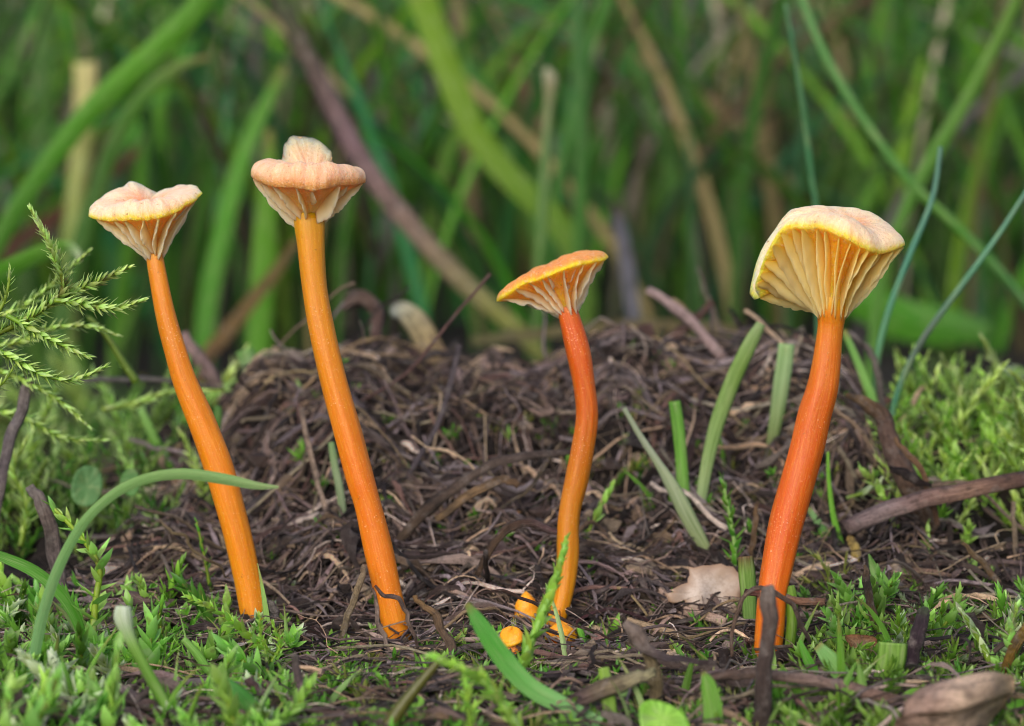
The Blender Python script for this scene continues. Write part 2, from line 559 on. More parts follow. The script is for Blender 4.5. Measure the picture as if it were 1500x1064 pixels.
    arc = np.concatenate([[0], np.cumsum(np.linalg.norm(np.diff(np.vstack([Rw, Rw[:1]]), axis=0), axis=1))])
    for g in range(ngill):
        tt = (g + rnd.uniform(-gjit, gjit)) / ngill
        j = int(np.interp((tt % 1) * arc[-1], arc, np.arange(N + 1))) % N
        short = (g % 2 == 1) and rnd.random() < partial * 2
        n1, n2 = 26, 5
        t1 = np.linspace(0.03, 1, n1)
        d_ = dirs[j]
        side = nrm(np.cross(d_, ax))
        fl = bez(Rw[j], ctrl_f[j], F0[j], t1) + cax * 0.015
        send = S_[j] - ax * rnd.uniform(-.03, .06)
        mid = Rw[j] * .5 + send * .5
        ce = mid + (d_ * .35 - ax) * gbow * rnd.uniform(.6, 1.4)
        ed = bez(Rw[j], ce, send, t1)
        if short:
            cut = rnd.uniform(.45, .75)
            k_ = np.clip(1 - t1 / cut, 0, 1) ** .6 * .8
            k_[0] = 1
            ed = fl + (ed - fl) * (k_ * np.clip(t1 * 4, 0, 1))[:, None]
        ed = ed + (d_ * .5 - ax)[None] * (0.012 * vnoise(t1 * 6 + g * 3.1, t1 * 0 + seed) + 0.012 * vnoise(t1 * 19 + g * 5.1, t1 * 0 + seed))[:, None] * (np.sin(t1 * math.pi) ** .5)[:, None]
        jj = np.linspace(0, 1, n2)
        mid_s = fl[:, None] * (1 - jj)[None, :, None] + ed[:, None] * jj[None, :, None]
        lean = (glean + rnd.uniform(-.05, .05)) * np.sin(t1 * math.pi)[:, None, None] * jj[None, :, None] + .014 * vnoise(t1 * 3 + g * 9, t1 * 0)[:, None, None] * jj[None, :, None]
        mid_s = mid_s + side * lean
        thk = gth * (0.02 * (1 - jj) + 0.0075)[None, :, None]
        Lft = mid_s + side * thk; Rgt = mid_s - side * thk
        V = np.vstack([Lft.reshape(-1, 3), Rgt.reshape(-1, 3)])
        nn = n1 * n2
        F = []
        for p_ in range(n1 - 1):
            for q_ in range(n2 - 1):
                i0 = p_ * n2 + q_
                F.append((i0, i0 + 1, i0 + n2 + 1, i0 + n2))
                F.append((nn + i0, nn + i0 + n2, nn + i0 + n2 + 1, nn + i0 + 1))
            i0 = p_ * n2 + n2 - 1
            F.append((i0, nn + i0, nn + i0 + n2, i0 + n2))
        e0 = (n1 - 1) * n2
        for q_ in range(n2 - 1):
            F.append((e0 + q_, e0 + q_ + 1, nn + e0 + q_ + 1, nn + e0 + q_))
        cg = g_in * (1 - jj ** .6)[:, None] + g_edge * (jj ** .6)[:, None]
        cg = np.tile(cg, (n1, 1))
        yl = np.repeat(np.clip(1 - t1 * 3.5, 0, 1), n2)[:, None]
        cg = cg * (1 - yl * .7) + cedge * yl * .7
        a = Acc(); a.add(V, F, np.vstack([cg, cg]), np.tile(np.repeat(t1, n2), 2), np.tile(jj, n1 * 2))
        obj("gill", a, M_GILL, parent=root)
    return root

GRP = "orange waxcap mushrooms in a row"
mushroom("orange mushroom with pale peach funnel cap beside the feathery moss fronds", Gd(382, 938),
    [(227, 372, 24), (229, 390, 26), (243, 460, 29), (258, 515, 33), (272, 560, 36), (297, 620, 40), (322, 690, 43), (345, 774, 41), (362, 850, 39), (374, 907, 41), (384, 952, 36)],
    [(212, 322, -.45), (240, 318, -.42), (272, 302, -.22), (297, 284, 0), (281, 273, .3), (246, 277, .42), (226, 281, .4), (198, 269, .42), (165, 283, .3), (131, 311, 0), (150, 324, -.2), (182, 322, -.38)],
    (213, 306, .0),
    [(0, (238, 156, 50)), (.12, (234, 132, 30)), (.35, (236, 128, 20)), (.6, (242, 132, 20)), (.85, (244, 140, 26)), (1, (238, 140, 40))],
    [(240, 198, 166), (234, 146, 96), (240, 196, 60), (246, 180, 70)], [(250, 200, 90), (253, 238, 200)], 17,
    [.22, .20, .16, .10, .08, .06, .03, .10, .15, .14, .18, .22], rim_w=.014, seed=3, gbow=.05, group=None, glean=.02)

mushroom("tallest orange mushroom whose peach cap has one lobe standing upright", Gd(582, 950),
    [(452, 318, 44), (453, 335, 44), (455, 360, 40), (460, 417, 36), (471, 484, 37), (490, 561, 38), (511, 640, 41), (528, 702, 41), (539, 740, 39), (556, 812, 42), (569, 873, 41), (581, 926, 40), (586, 966, 34)],
    [(432, 275, -.5), (460, 278, -.5), (500, 272, -.36), (537, 266, 0), (518, 250, .22), (493, 243, .32), (484, 222, .36), (460, 204, .4), (434, 198, .4), (418, 208, .36), (412, 240, .3), (394, 244, .2), (369, 258, 0), (396, 272, -.36)],
    (456, 270, .02),
    [(0, (236, 160, 40)), (.15, (226, 142, 20)), (.4, (232, 130, 14)), (.6, (240, 116, 18)), (.8, (242, 124, 22)), (1, (244, 146, 30))],
    [(230, 180, 144), (236, 192, 156), (214, 150, 84), (246, 190, 100)], [(240, 186, 96), (253, 237, 198)], 16,
    [.34, .34, .32, .22, .12, .04, .0, .0, .0, .02, .06, .18, .26, .32], seed=8, gbow=.08, drop=.05, rim_w=.012)

mushroom("smallest orange mushroom with cap tilted to show white fan gills", Gd(806, 935),
    [(829, 452, 28), (834, 466, 31), (847, 515, 35), (856, 565, 32), (860, 609, 32), (854, 656, 33), (845, 703, 34), (836, 742, 32), (832, 775, 32), (832, 812, 32), (829, 850, 29), (822, 885, 27), (812, 915, 26), (800, 950, 22)],
    [(790, 409, -.42), (822, 397, -.5), (855, 386, -.42), (889, 380, -.12), (884, 374, .2), (850, 378, .42), (810, 392, .48), (768, 414, .4), (737, 436, .2), (729, 442, 0), (742, 432, -.2), (765, 418, -.33)],
    (813, 398, .02),
    [(0, (230, 100, 30)), (.12, (222, 84, 14)), (.3, (214, 92, 10)), (.45, (206, 110, 10)), (.7, (214, 126, 14)), (1, (246, 150, 26))],
    [(226, 140, 66), (226, 136, 66), (252, 196, 30), (252, 178, 50)], [(250, 186, 80), (253, 238, 202)], 24,
    [.13] * 12, seed=5, gbow=-.02, drop=.05, rim_w=.014, glean=.02, gth=.6)

mushroom("stoutest orange mushroom with ruffled yellow cap folded down on one side", Gd(1122, 985),
    [(1219, 440, 44), (1218, 458, 44), (1216, 487, 38), (1207, 562, 45), (1194, 609, 49), (1183, 656, 50), (1170, 703, 50), (1151, 773, 49), (1138, 833, 46), (1131, 870, 42), (1127, 920, 42), (1121, 980, 38), (1116, 1020, 32)],
    [(1195, 335, -.5), (1235, 348, -.55), (1265, 362, -.5), (1296, 373, -.3), (1325, 358, .02), (1305, 334, .35), (1262, 311, .55), (1205, 303, .6), (1150, 318, .5), (1112, 380, .38), (1098, 425, .22), (1110, 440, .02), (1108, 410, -.16), (1120, 378, -.32), (1140, 345, -.48), (1164, 332, -.52)],
    (1243, 332, .04),
    [(0, (236, 170, 50)), (.1, (228, 126, 20)), (.3, (222, 96, 8)), (.6, (226, 90, 8)), (.8, (240, 110, 14)), (1, (244, 136, 24))],
    [(238, 202, 164), (232, 152, 100), (246, 206, 70), (250, 190, 44)], [(250, 200, 50), (253, 233, 156)], 42,
    [.22, .22, .22, .18, .14, .10, .08, .08, .16, .22, .18, .14, .16, .20, .2, .2], seed=12, gbow=.04, drop=.12, rim_w=.02, partial=.25, glean=.045, gth=.42, funnel=.34)

def button(px, py, w, h, lab, dd=0.0):
    """young mushroom: a short stalk with a closed bell cap"""
    d = Gd(px, py) - dd
    b = P(px, py, d)
    root = thing("mushroom_button", b, label=lab, cat="mushroom")
    k = d * K
    a = Acc()
    pts = np.array([P(px + (random.random() - .5) * 3, py + 4 - t * h * .62, d) for t in np.linspace(0, 1, 7)])
    tube(a, pts, np.linspace(.40, .37, 7) * w * k, lin((214, 118, 20)), sides=14)
    obj("stem", a, M_STEM, parent=root)
    prof = np.array([(.30, .42), (.46, .40), (.5, .47), (.49, .58), (.44, .75), (.33, .9), (.17, .99), (0.01, 1.02)])
    prof = cr(prof, 18)
    n = 24; th = np.linspace(0, 6.283, n, endpoint=False)
    V = []
    for r, z in prof:
        c = P(px, py - z * h, d)
        rr = r * w * k * (1 + .08 * np.cos(2 * th + px) + .05 * np.cos(3 * th + px * z))
        V.append(c + np.stack([np.cos(th) * rr, np.sin(th) * rr, 0.02 * np.sin(2 * th + px)], -1))
    V = np.vstack(V)
    F = [(i * n + j, i * n + (j + 1) % n, (i + 1) * n + (j + 1) % n, (i + 1) * n + j) for i in range(len(prof) - 1) for j in range(n)]
    cc = np.repeat(np.array([lin((232, 166, 24)) * (1 - t) + lin((226, 140, 18)) * t for t in np.linspace(0, 1, len(prof))]), n, 0)
    a = Acc(); a.add(V, F, cc, np.repeat(prof[:, 1], n), np.tile(th / 6.283, len(prof)))
    obj("cap", a, M_STEM, parent=root)

button(771, 930, 38, 60, "tiny orange mushroom button with rounded cap behind the green moss spear", .12)
button(750, 955, 38, 34, "low orange mushroom button half hidden by the moss spear base", .12)
button(822, 952, 46, 40, "squat orange mushroom button at foot of the smallest mushroom", .12)
button(755, 764, 19, 14, "yellow mushroom cap speck among brown roots", .15)
button(992, 492, 18, 18, "orange mushroom speck beside the leaning brown stick on the mound", .0)

# ------------------------------------------------------------------ hero strips, stems and twigs
def path(pts, mode, n, base=-1, d=None, dd=0.0, lift=0.06):
    """pixel rows (px, py, width[, depth offset]) turned into points in space"""
    q = np.array([list(r) + [0.0] * (4 - len(r)) for r in pts], float)
    if mode == 'lie':
        dep = np.array([Gd(a, b) for a, b in q[:, :2]]) - lift + q[:, 3]
    else:
        if d is None: d = Gd(q[base, 0], q[base, 1]) + dd
        dep = d + q[:, 3]
    q[:, 3] = dep
    r = cr(q, n)
    return np.array([P(a, b, c) for a, b, _, c in r]), np.maximum(r[:, 2], .6) * r[:, 3] * K, float(np.mean(dep))

def grad(cols, n):
    c = np.array([lin(x) for x in cols])
    t = np.linspace(0, 1, n); s = np.linspace(0, 1, len(c))
    return np.stack([np.interp(t, s, c[:, k]) for k in range(3)], -1)

def blade(label, pts, cols, cat="grass blade", name="grass_blade", mode='base', base=-1, d=None, dd=0.0, twist=0.0, twist2=None, fold=.25, n=26, group=None, mat=None):
    p, w, _ = path(pts, mode, n, base, d, dd)
    g_ = grad(cols, n)
    tip_ = int(n * .16); hsh = (pts[0][0] * 7 + pts[0][1] * 3) % 10
    if hsh < 6:
        k_ = np.linspace(.8, 0, tip_)[:, None]; sl_ = slice(0, tip_) if base == -1 else slice(n - tip_, n)
        k_ = k_ if base == -1 else k_[::-1]
        g_[sl_] = g_[sl_] * (1 - k_) + lin((150, 120, 70)) * k_
    a = Acc(); ribbon(a, p, w, g_, twist, twist2, fold)
    return obj(name, a, mat or M_BLADE, origin=p[base], label=label, cat=cat, group=group)

def stub(label, pts, cols, cat="grass stem", name="cut_stalk", mode='base', base=-1, d=None, dd=0.0, flat=.45, n=22, mat=None, rough=.08, lift=.06, sides=10):
    p, w, _ = path(pts, mode, n, base, d, dd, lift)
    a = Acc(); tube(a, p, w * .5, grad(cols, n), sides=sides, flat=flat, rough=rough, seed=len(label) + pts[0][0] % 17)
    return obj(name, a, mat or M_BLADE, origin=p[base], label=label, cat=cat)

def twig(label, pts, cols, cat="twig", name="twig", mode='base', base=-1, d=None, dd=0.0, flat=.85, n=26, rough=.22, lift=.06, sides=10):
    p, w, _ = path(pts, mode, n, base, d, dd, lift)
    p = p + 0.015 * np.stack([vnoise(np.arange(n) * .5 + pts[0][0], np.full(n, 1.3 * k)) for k in range(3)], -1)
    a = Acc(); tube(a, p, w * .5, grad(cols, n), sides=sides, flat=flat, rough=rough, seed=pts[0][0] % 23 + pts[0][1] % 7)
    return obj(name, a, M_TWIG, origin=p[base], label=label, cat=cat)

GRN, BRT, OLV, TEAL, PALE = (70, 120, 30), (106, 160, 44), (120, 145, 28), (66, 120, 84), (170, 200, 120)
STRAW, MAUVE, BRN, DRK, GREY, TAN = (176, 152, 104), (120, 98, 100), (96, 68, 50), (52, 38, 34), (128, 116, 112), (160, 126, 88)

# far, out of focus: each runs down behind the mound
blade("broad olive green blade arching down behind the smallest mushroom", [(600, -60, 38), (628, 20, 42), (660, 110, 42), (700, 200, 40), (760, 272, 38), (820, 330, 38), (850, 400, 36), (860, 600, 30)], [(120, 150, 36), (112, 142, 22), (96, 128, 22), (76, 106, 24)], d=47, twist=.2)
stub("mauve and straw coloured dead stem sloping down behind the tallest mushroom", [(395, -40, 22), (430, 40, 26), (480, 140, 30), (530, 235, 30), (600, 330, 30), (690, 425, 30), (750, 475, 28), (830, 560, 26)], [(60, 100, 34), (96, 84, 70), (136, 108, 112), (140, 120, 100), (136, 140, 70), (104, 120, 40)], d=44, flat=.6, cat="dead stem", name="withered_stalk", mat=M_TWIG)
blade("wide bright green blade leaning across the pale cut stalk", [(340, -70, 26), (290, 10, 34), (225, 78, 36), (160, 135, 34), (110, 190, 32), (50, 270, 30), (0, 350, 28), (-60, 480, 24)], [(96, 150, 40), (104, 164, 40), (86, 146, 34), (70, 120, 30)], d=44, twist=.2)
blade("green blade with bent pointed tip beside the pale cut stalk", [(306, 84, 6), (262, 97, 16), (215, 135, 22), (175, 195, 24), (145, 270, 24), (100, 420, 24), (60, 640, 22)], [(150, 160, 90), (86, 140, 40), (66, 116, 34), (50, 96, 30)], d=45)
stub("pale cream cut stalk standing in the green blades", [(125, 92, 34), (124, 170, 34), (112, 280, 32), (100, 420, 30), (95, 640, 26)], [(214, 196, 140), (180, 176, 110), (120, 140, 60), (80, 110, 40)], d=50, flat=.5)
blade("upright dark green blade at the edge of the meadow by the pale stalk", [(66, -60, 22), (64, 60, 26), (60, 200, 26), (40, 360, 24), (20, 640, 22)], [(70, 116, 44), (60, 104, 40), (46, 86, 34)], d=52)
blade("green blade curled over with a whitish tip above the feathery moss", [(116, 384, 4), (112, 370, 12), (92, 362, 22), (50, 378, 30), (0, 404, 34), (-60, 450, 34), (-110, 640, 30)], [(220, 226, 200), (110, 160, 60), (84, 150, 34), (76, 140, 30)], d=36.5, twist=.5)
blade("brown withered blade sloping through the green behind the moss", [(200, 220, 14), (140, 272, 20), (80, 318, 22), (10, 372, 22), (-80, 500, 20)], [(110, 84, 44), (120, 76, 50), (104, 70, 44)], d=50, mat=M_DRY)
stub("slim upright stalk with a fluffy pale tip behind the smallest mushroom", [(800, 100, 8), (806, 118, 22), (804, 150, 14), (799, 230, 16), (793, 340, 18), (788, 420, 18), (780, 620, 16)], [(180, 170, 150), (150, 140, 110), (110, 140, 80), (84, 120, 50), (70, 110, 40)], d=45, flat=.8)
blade("narrow vertical green blade next to the fluffy tipped stalk", [(846, -60, 20), (850, 80, 22), (854, 220, 24), (850, 360, 22), (846, 620, 20)], [(70, 118, 60), (60, 112, 40), (74, 130, 34)], d=47, twist=.4)
stub("thin green stalk rising straight behind the ruffled yellow cap", [(1150, 5, 5), (1160, 60, 8), (1178, 170, 9), (1190, 270, 9), (1196, 330, 8), (1200, 620, 8)], [(80, 130, 90), (70, 130, 80), (90, 140, 100)], d=37, flat=.9)
stub("long green stalk bending down to a joint behind the stoutest mushroom", [(1160, -50, 13), (1190, 40, 14), (1235, 130, 14), (1300, 225, 14), (1345, 280, 15), (1410, 340, 14), (1480, 415, 13), (1560, 520, 12)], [(100, 150, 90), (96, 150, 80), (80, 140, 50), (70, 120, 80)], d=40, flat=.8, base=0)
blade("green blade crossing the jointed stalk behind the ruffled cap", [(1510, -60, 12), (1480, 20, 16), (1420, 140, 20), (1370, 225, 22), (1330, 300, 20), (1290, 420, 18), (1270, 640, 16)], [(104, 140, 50), (90, 140, 50), (76, 130, 40)], d=42, twist=.3)
stub("slender blue green stalk rising from the crumpled dead stem", [(1378, 215, 6), (1366, 290, 8), (1330, 380, 9), (1302, 455, 10), (1286, 520, 10), (1280, 590, 9), (1282, 650, 8)], [(100, 140, 130), (90, 150, 130), (96, 150, 110), (110, 150, 90)], d=34.2, flat=.8)
stub("blue green stalk curving outward from the crumpled dead stem", [(1510, 270, 6), (1462, 345, 8), (1400, 430, 10), (1350, 500, 10), (1320, 560, 10), (1306, 612, 9), (1300, 660, 8)], [(110, 150, 130), (96, 150, 120), (100, 110, 100), (80, 140, 110), (120, 130, 110)], d=33.6, flat=.8)
blade("green blade tucked behind the stoutest stem above the moss", [(1236, 484, 8), (1252, 520, 10), (1268, 560, 12), (1280, 592, 13), (1292, 650, 12)], [(110, 160, 80), (130, 180, 90), (110, 160, 80)], d=33.8)
twig("thin grey dead stalk forking beside the blue green stalks", [(1242, 488, 8), (1268, 508, 9), (1282, 530, 10), (1288, 580, 10), (1300, 630, 10)], [GREY, (140, 130, 120), GREY], d=34)
blade("grey green faded blade slanting through the brown far grass", [(1180, 0, 18), (1110, 110, 28), (1045, 215, 30), (985, 310, 30), (930, 400, 28), (900, 460, 26), (880, 620, 22)], [(130, 124, 130), (124, 124, 120), (90, 120, 90), (80, 110, 70)], d=58, twist=.2, mat=M_DRY)
blade("straw brown blade lying across behind the slanting faded blade", [(870, 110, 18), (960, 150, 22), (1060, 200, 24), (1130, 260, 24), (1200, 330, 20), (1260, 480, 20)], [(120, 104, 60), (130, 110, 80), (124, 100, 90)], d=64, mat=M_DRY)
blade("whitish lavender dry blade standing behind the mound crest", [(900, 300, 10), (912, 350, 20), (924, 430, 22), (934, 520, 20), (936, 640, 18)], [(150, 146, 160), (170, 168, 180), (140, 136, 140)], d=46, mat=M_DRY)
blade("pale straw blade lying flat along the back of the mound", [(690, 500, 12), (760, 492, 16), (880, 480, 18), (1000, 478, 18), (1120, 492, 16), (1200, 505, 14)], [(170, 160, 110), (176, 156, 110), (170, 150, 104)], d=43, base=0, mat=M_DRY)
blade("tan withered blade bowed between the two peach capped mushrooms", [(436, 350, 10), (410, 390, 16), (370, 440, 20), (330, 490, 22), (300, 530, 20), (270, 640, 18)], [(130, 116, 70), (150, 126, 76), (140, 110, 70)], d=45, mat=M_DRY)
stub("broad straw leaf bent over with white top on the mound", [(572, 458, 14), (590, 455, 30), (612, 475, 38), (632, 515, 38), (648, 552, 34), (660, 590, 26)], [(200, 210, 200), (214, 200, 160), (196, 160, 104), (150, 110, 66)], d=37, flat=.3, cat="dry leaf", name="dry_leaf", mat=M_DRY)
blade("teal green broad blade behind the tallest cap", [(500, -60, 60), (505, 60, 80), (500, 180, 84), (470, 300, 70), (450, 620, 50)], [(70, 124, 90), (60, 118, 84), (50, 104, 64)], d=66, twist=.3)
blade("teal broad blade in the meadow beyond the blue green stalks", [(1420, 220, 20), (1440, 330, 60), (1450, 440, 70), (1440, 560, 60), (1430, 660, 50)], [(84, 130, 100), (76, 124, 96), (60, 110, 74)], d=58)
blade("bright yellow green blade standing beside the tallest stem", [(395, 190, 10), (392, 280, 28), (386, 380, 34), (380, 480, 34), (370, 640, 30)], [(110, 150, 40), (96, 150, 24), (80, 136, 20)], d=48)
blade("vivid green blade curving between the two peach caps", [(420, 90, 6), (380, 170, 22), (345, 260, 28), (320, 360, 30), (300, 470, 30), (290, 640, 26)], [(90, 140, 40), (80, 146, 30), (64, 126, 24)], d=49, twist=-.3)
blade("green blade low behind the ruffled cap stem", [(1200, 410, 20), (1260, 440, 50), (1330, 470, 60), (1400, 480, 50), (1450, 490, 30)], [(80, 140, 20), (74, 136, 16), (64, 116, 30)], d=50, base=-1)

# middle distance on the mound
stub("long pale green cut stem leaning on the mound between the two orange stems", [(1115, 474, 14), (1098, 505, 22), (1072, 560, 24), (1048, 630, 22), (1034, 690, 19), (1024, 752, 16)], [(150, 176, 120), (140, 176, 90), (150, 184, 110), (170, 190, 140)], dd=-.1)
stub("short bright green cut stem standing beside the long leaning one", [(988, 588, 17), (994, 630, 18), (999, 690, 18), (1004, 752, 17)], [(120, 170, 70), (124, 176, 70), (140, 180, 90)], dd=-.1)
stub("whitish split stem with narrow tip crossing the bright green cut stem", [(914, 598, 7), (936, 636, 9), (962, 676, 12), (986, 715, 20), (1010, 762, 24), (1042, 818, 14)], [(190, 196, 170), (196, 200, 176), (176, 186, 150), (150, 160, 110)], dd=-.15)
stub("pale green flat cut stem close behind the stoutest mushroom", [(1152, 504, 24), (1148, 540, 25), (1141, 590, 23), (1132, 640, 18), (1126, 680, 16)], [(170, 200, 140), (170, 196, 140), (140, 160, 100), (110, 90, 60)], dd=0)
stub("pale green split stem beside the tallest mushroom on the mound edge", [(358, 512, 26), (370, 545, 26), (392, 590, 24), (416, 640, 16)], [(110, 160, 80), (160, 180, 140), (160, 176, 140), (130, 130, 100)], d=35, flat=.4)
stub("bright green cut stem behind the middle of the peach funnel mushroom", [(206, 598, 11), (222, 635, 14), (240, 670, 15), (256, 700, 14)], [(150, 190, 110), (110, 166, 60), (110, 160, 60)], dd=0)
stub("small green rounded shoot tip touching the peach funnel stem", [(319, 595, 9), (319, 606, 13), (318, 622, 12), (316, 645, 10)], [(80, 140, 60), (90, 140, 60), (80, 120, 50)], d=33)
stub("thin pale stem hidden behind the tallest orange stem", [(485, 648, 9), (490, 680, 11), (498, 720, 12), (505, 770, 11)], [(150, 180, 120), (176, 190, 150), (150, 160, 130)], dd=-.05)
blade("fine bright green grass sprout beside the stoutest stem", [(1213, 662, 4), (1214, 700, 6), (1220, 750, 8), (1230, 790, 10), (1238, 822, 10)], [(130, 190, 60), (120, 186, 56), (130, 190, 80)], dd=0, twist=.3)
blade("short blue green blade touching the stoutest stem", [(1184, 744, 7), (1198, 765, 10), (1212, 785, 12), (1226, 806, 12)], [(150, 190, 130), (130, 180, 110), (120, 170, 100)], dd=0)
blade("long green blade arching over behind the peach funnel stem", [(408, 714, 4), (375, 712, 12), (330, 703, 17), (270, 695, 17), (215, 702, 16), (165, 726, 15), (120, 770, 15), (85, 835, 16), (62, 905, 17), (48, 980, 17), (40, 1045, 17)],
      [(176, 196, 136), (150, 186, 116), (150, 186, 110), (140, 182, 106), (132, 176, 110), (124, 170, 110)], d=None, twist=.35, twist2=.2, n=50)
blade("glossy green blade curling down into the pale moss", [(-40, 800, 12), (0, 814, 16), (50, 836, 19), (90, 870, 19), (114, 910, 17), (122, 950, 13), (114, 985, 7)], [(90, 150, 50), (90, 156, 44), (84, 150, 36), (84, 140, 40)], dd=-.2, twist=.4, n=34)
blade("narrow green blade rising at the edge beside the arching blade", [(-20, 905, 9), (0, 950, 10), (18, 990, 10), (40, 1020, 10)], [(110, 166, 50), (104, 160, 44)], dd=0)
blade("pale bent green blade crossing below the moss spear", [(684, 884, 8), (706, 918, 24), (738, 965, 30), (775, 1005, 28), (822, 1032, 26), (880, 1060, 18)], [(96, 160, 70), (96, 164, 60), (130, 184, 100), (140, 184, 120)], dd=-.3, twist=.1, n=30)
blade("curved green blade lying before the foot of the tallest mushroom", [(490, 955, 8), (515, 970, 13), (560, 984, 15), (620, 986, 15), (670, 978, 15), (708, 970, 15)], [(120, 180, 80), (104, 170, 50), (84, 150, 36)], mode='lie', n=24)
stub("slim pale green bud stalk before the peach funnel foot", [(268, 936, 10), (288, 958, 14), (306, 985, 14), (326, 1014, 12)], [(140, 180, 90), (130, 180, 80), (120, 166, 70)], dd=-.1, flat=.7)
stub("dark glossy green grooved leaf bud lying near the lens", [(328, 996, 12), (345, 1015, 30), (368, 1040, 34), (398, 1072, 26)], [(70, 140, 60), (60, 130, 50), (110, 170, 80)], dd=-.3, flat=.55)
stub("green stem with white cut end rising from the bright moss", [(180, 888, 22), (180, 905, 28), (188, 930, 20), (205, 965, 17), (230, 1010, 17), (262, 1066, 17)], [(226, 232, 214), (214, 224, 196), (150, 190, 90), (130, 176, 70), (130, 176, 80)], dd=-.2, flat=.7)
stub("upright green cut leaf beside the dead log", [(884, 978, 16), (888, 1000, 21), (892, 1030, 22), (898, 1066, 20)], [(150, 190, 80), (140, 184, 70), (140, 180, 90)], dd=-.2, flat=.3)
blade("broad green leaf tip standing before the dark stake", [(1030, 985, 6), (1038, 1005, 22), (1044, 1040, 28), (1044, 1080, 28)], [(120, 176, 70), (116, 170, 60), (120, 170, 70)], dd=-.1)
stub("wide flat cut green leaf beside the purple stem", [(1308, 942, 42), (1306, 965, 42), (1300, 990, 40), (1290, 1020, 34)], [(134, 176, 80), (126, 172, 66), (120, 166, 60)], dd=-.05, flat=.12)
blade("green leaf blade tilting through the moss behind the long twig", [(1198, 945, 14), (1215, 965, 24), (1235, 990, 26), (1255, 1020, 18)], [(130, 180, 110), (120, 170, 90), (110, 160, 70)], dd=0, twist=.2)
blade("bright green leaf blade pointing up by the stoutest foot", [(1172, 938, 4), (1180, 960, 12), (1192, 985, 16), (1204, 1010, 14)], [(100, 170, 60), (90, 160, 44), (90, 150, 40)], dd=0)
blade("grey green leaf pointing outward under the long twig", [(1066, 985, 10), (1090, 1005, 22), (1125, 1026, 22), (1164, 1042, 3)], [(120, 160, 110), (130, 176, 110), (140, 180, 120)], dd=-.4, base=0)
blade("smooth green leaf lying beside the purple stem", [(1366, 934, 6), (1395, 935, 20), (1430, 950, 24), (1450, 962, 14)], [(110, 176, 70), (104, 176, 60), (90, 150, 50)], dd=-.1)
blade("green leaf pointing in past the curled dry leaf", [(1450, 1055, 6), (1480, 1040, 16), (1510, 1030, 24), (1560, 1020, 24)], [(120, 180, 60), (110, 176, 44), (96, 160, 50)], dd=-.2, base=0)
stub("olive green stem standing against the back of the stoutest foot", [(1158, 858, 12), (1160, 875, 17), (1160, 910, 17), (1156, 950, 16), (1150, 985, 14)], [(110, 140, 50), (104, 136, 40), (90, 116, 40)], dd=.15, flat=.8)
stub("green cut stem with brown sheath beside the stoutest foot", [(1092, 815, 22), (1094, 840, 24), (1098, 890, 22), (1100, 940, 18)], [(120, 90, 60), (130, 170, 80), (130, 170, 90), (120, 140, 80)], dd=.1, flat=.5)
stub("green hooked sprout beside the wiry red arch", [(846, 920, 6), (850, 925, 9), (854, 940, 9), (852, 965, 7)], [(120, 180, 60), (110, 170, 60), (140, 170, 110)], dd=0, flat=.9)
stub("orange brown slim leaf at the edge of the moss by the curled leaf", [(1512, 912, 20), (1490, 940, 18), (1476, 970, 14), (1468, 992, 8)], [(176, 140, 60), (170, 130, 50), (120, 90, 40)], dd=-.3, flat=.3, mat=M_DRY, cat="dry leaf", name="dry_leaf")

_r = random.Random(4)
for (bx, by, ln, lean, wd, lab) in [
    (420, 1050, 70, -30, 10, "short green grass leaf beside the mauve straight stick"), (480, 1040, 60, 50, 9, "small green grass leaf beside the white petal"),
    (620, 1000, 46, -14, 8, "tiny green grass leaf before the tallest foot"), (905, 1045, 64, 30, 12, "green grass leaf leaning from the pale log"),
    (1000, 1050, 90, 16, 14, "green grass leaf standing by the tan upright stub"), (1180, 1050, 80, -40, 14, "green grass leaf crossing under the thick lying twig"),
    (1220, 1060, 90, 34, 13, "yellow green grass leaf under the thick lying twig"), (1270, 1050, 84, -14, 15, "green grass leaf below the bark flake"),
    (1400, 985, 60, 26, 9, "fine green grass leaf by the plump moss bud"), (1345, 985, 90, 16, 6, "thin green grass leaf tucked behind the purple stem"),
    (110, 1050, 90, -20, 9, "thin green grass leaf in the silvery moss"), (300, 1050, 80, 24, 9, "thin green grass leaf by the slim bud stalk"),
    (850, 705, 34, 14, 10, "small pale green sprout close behind the smallest stem"), (1060, 690, 60, -8, 7, "thin green sprout beside the long leaning stem"),
    (960, 745, 60, -50, 7, "thin green runner beside the whitish split stem"), (700, 600, 30, 10, 8, "tiny green sprout on the mound under the smallest cap"),
    (450, 600, 44, -16, 9, "small green sprout on the mound beside the tallest stem"), (640, 740, 26, 10, 7, "tiny green sprout beneath the dark arching root"),
    (180, 640, 90, 30, 12, "green grass leaf slanting behind the funnel stem"), (130, 600, 110, -24, 13, "green grass leaf behind the blurred moss fronds"),
    (260, 610, 100, 20, 12, "green grass leaf right against the back of the mound flank"), (160, 560, 120, 40, 12, "long green grass leaf rising behind the moss frond")]:
    d_ = Gd(bx, by)
    c_ = _r.choice([(110, 160, 50), (130, 176, 80), (96, 150, 44), (150, 186, 110)])
    blade(lab.replace("right against", "close against"), [(bx + lean, by - ln, wd * .2), (bx + lean * .55, by - ln * .66, wd * .8), (bx + lean * .2, by - ln * .33, wd), (bx, by + 4, wd * .9)], [c_, tuple(int(v * .9) for v in c_)], d=d_, twist=_r.uniform(-.6, .6), name="grass_blade", cat="grass blade")

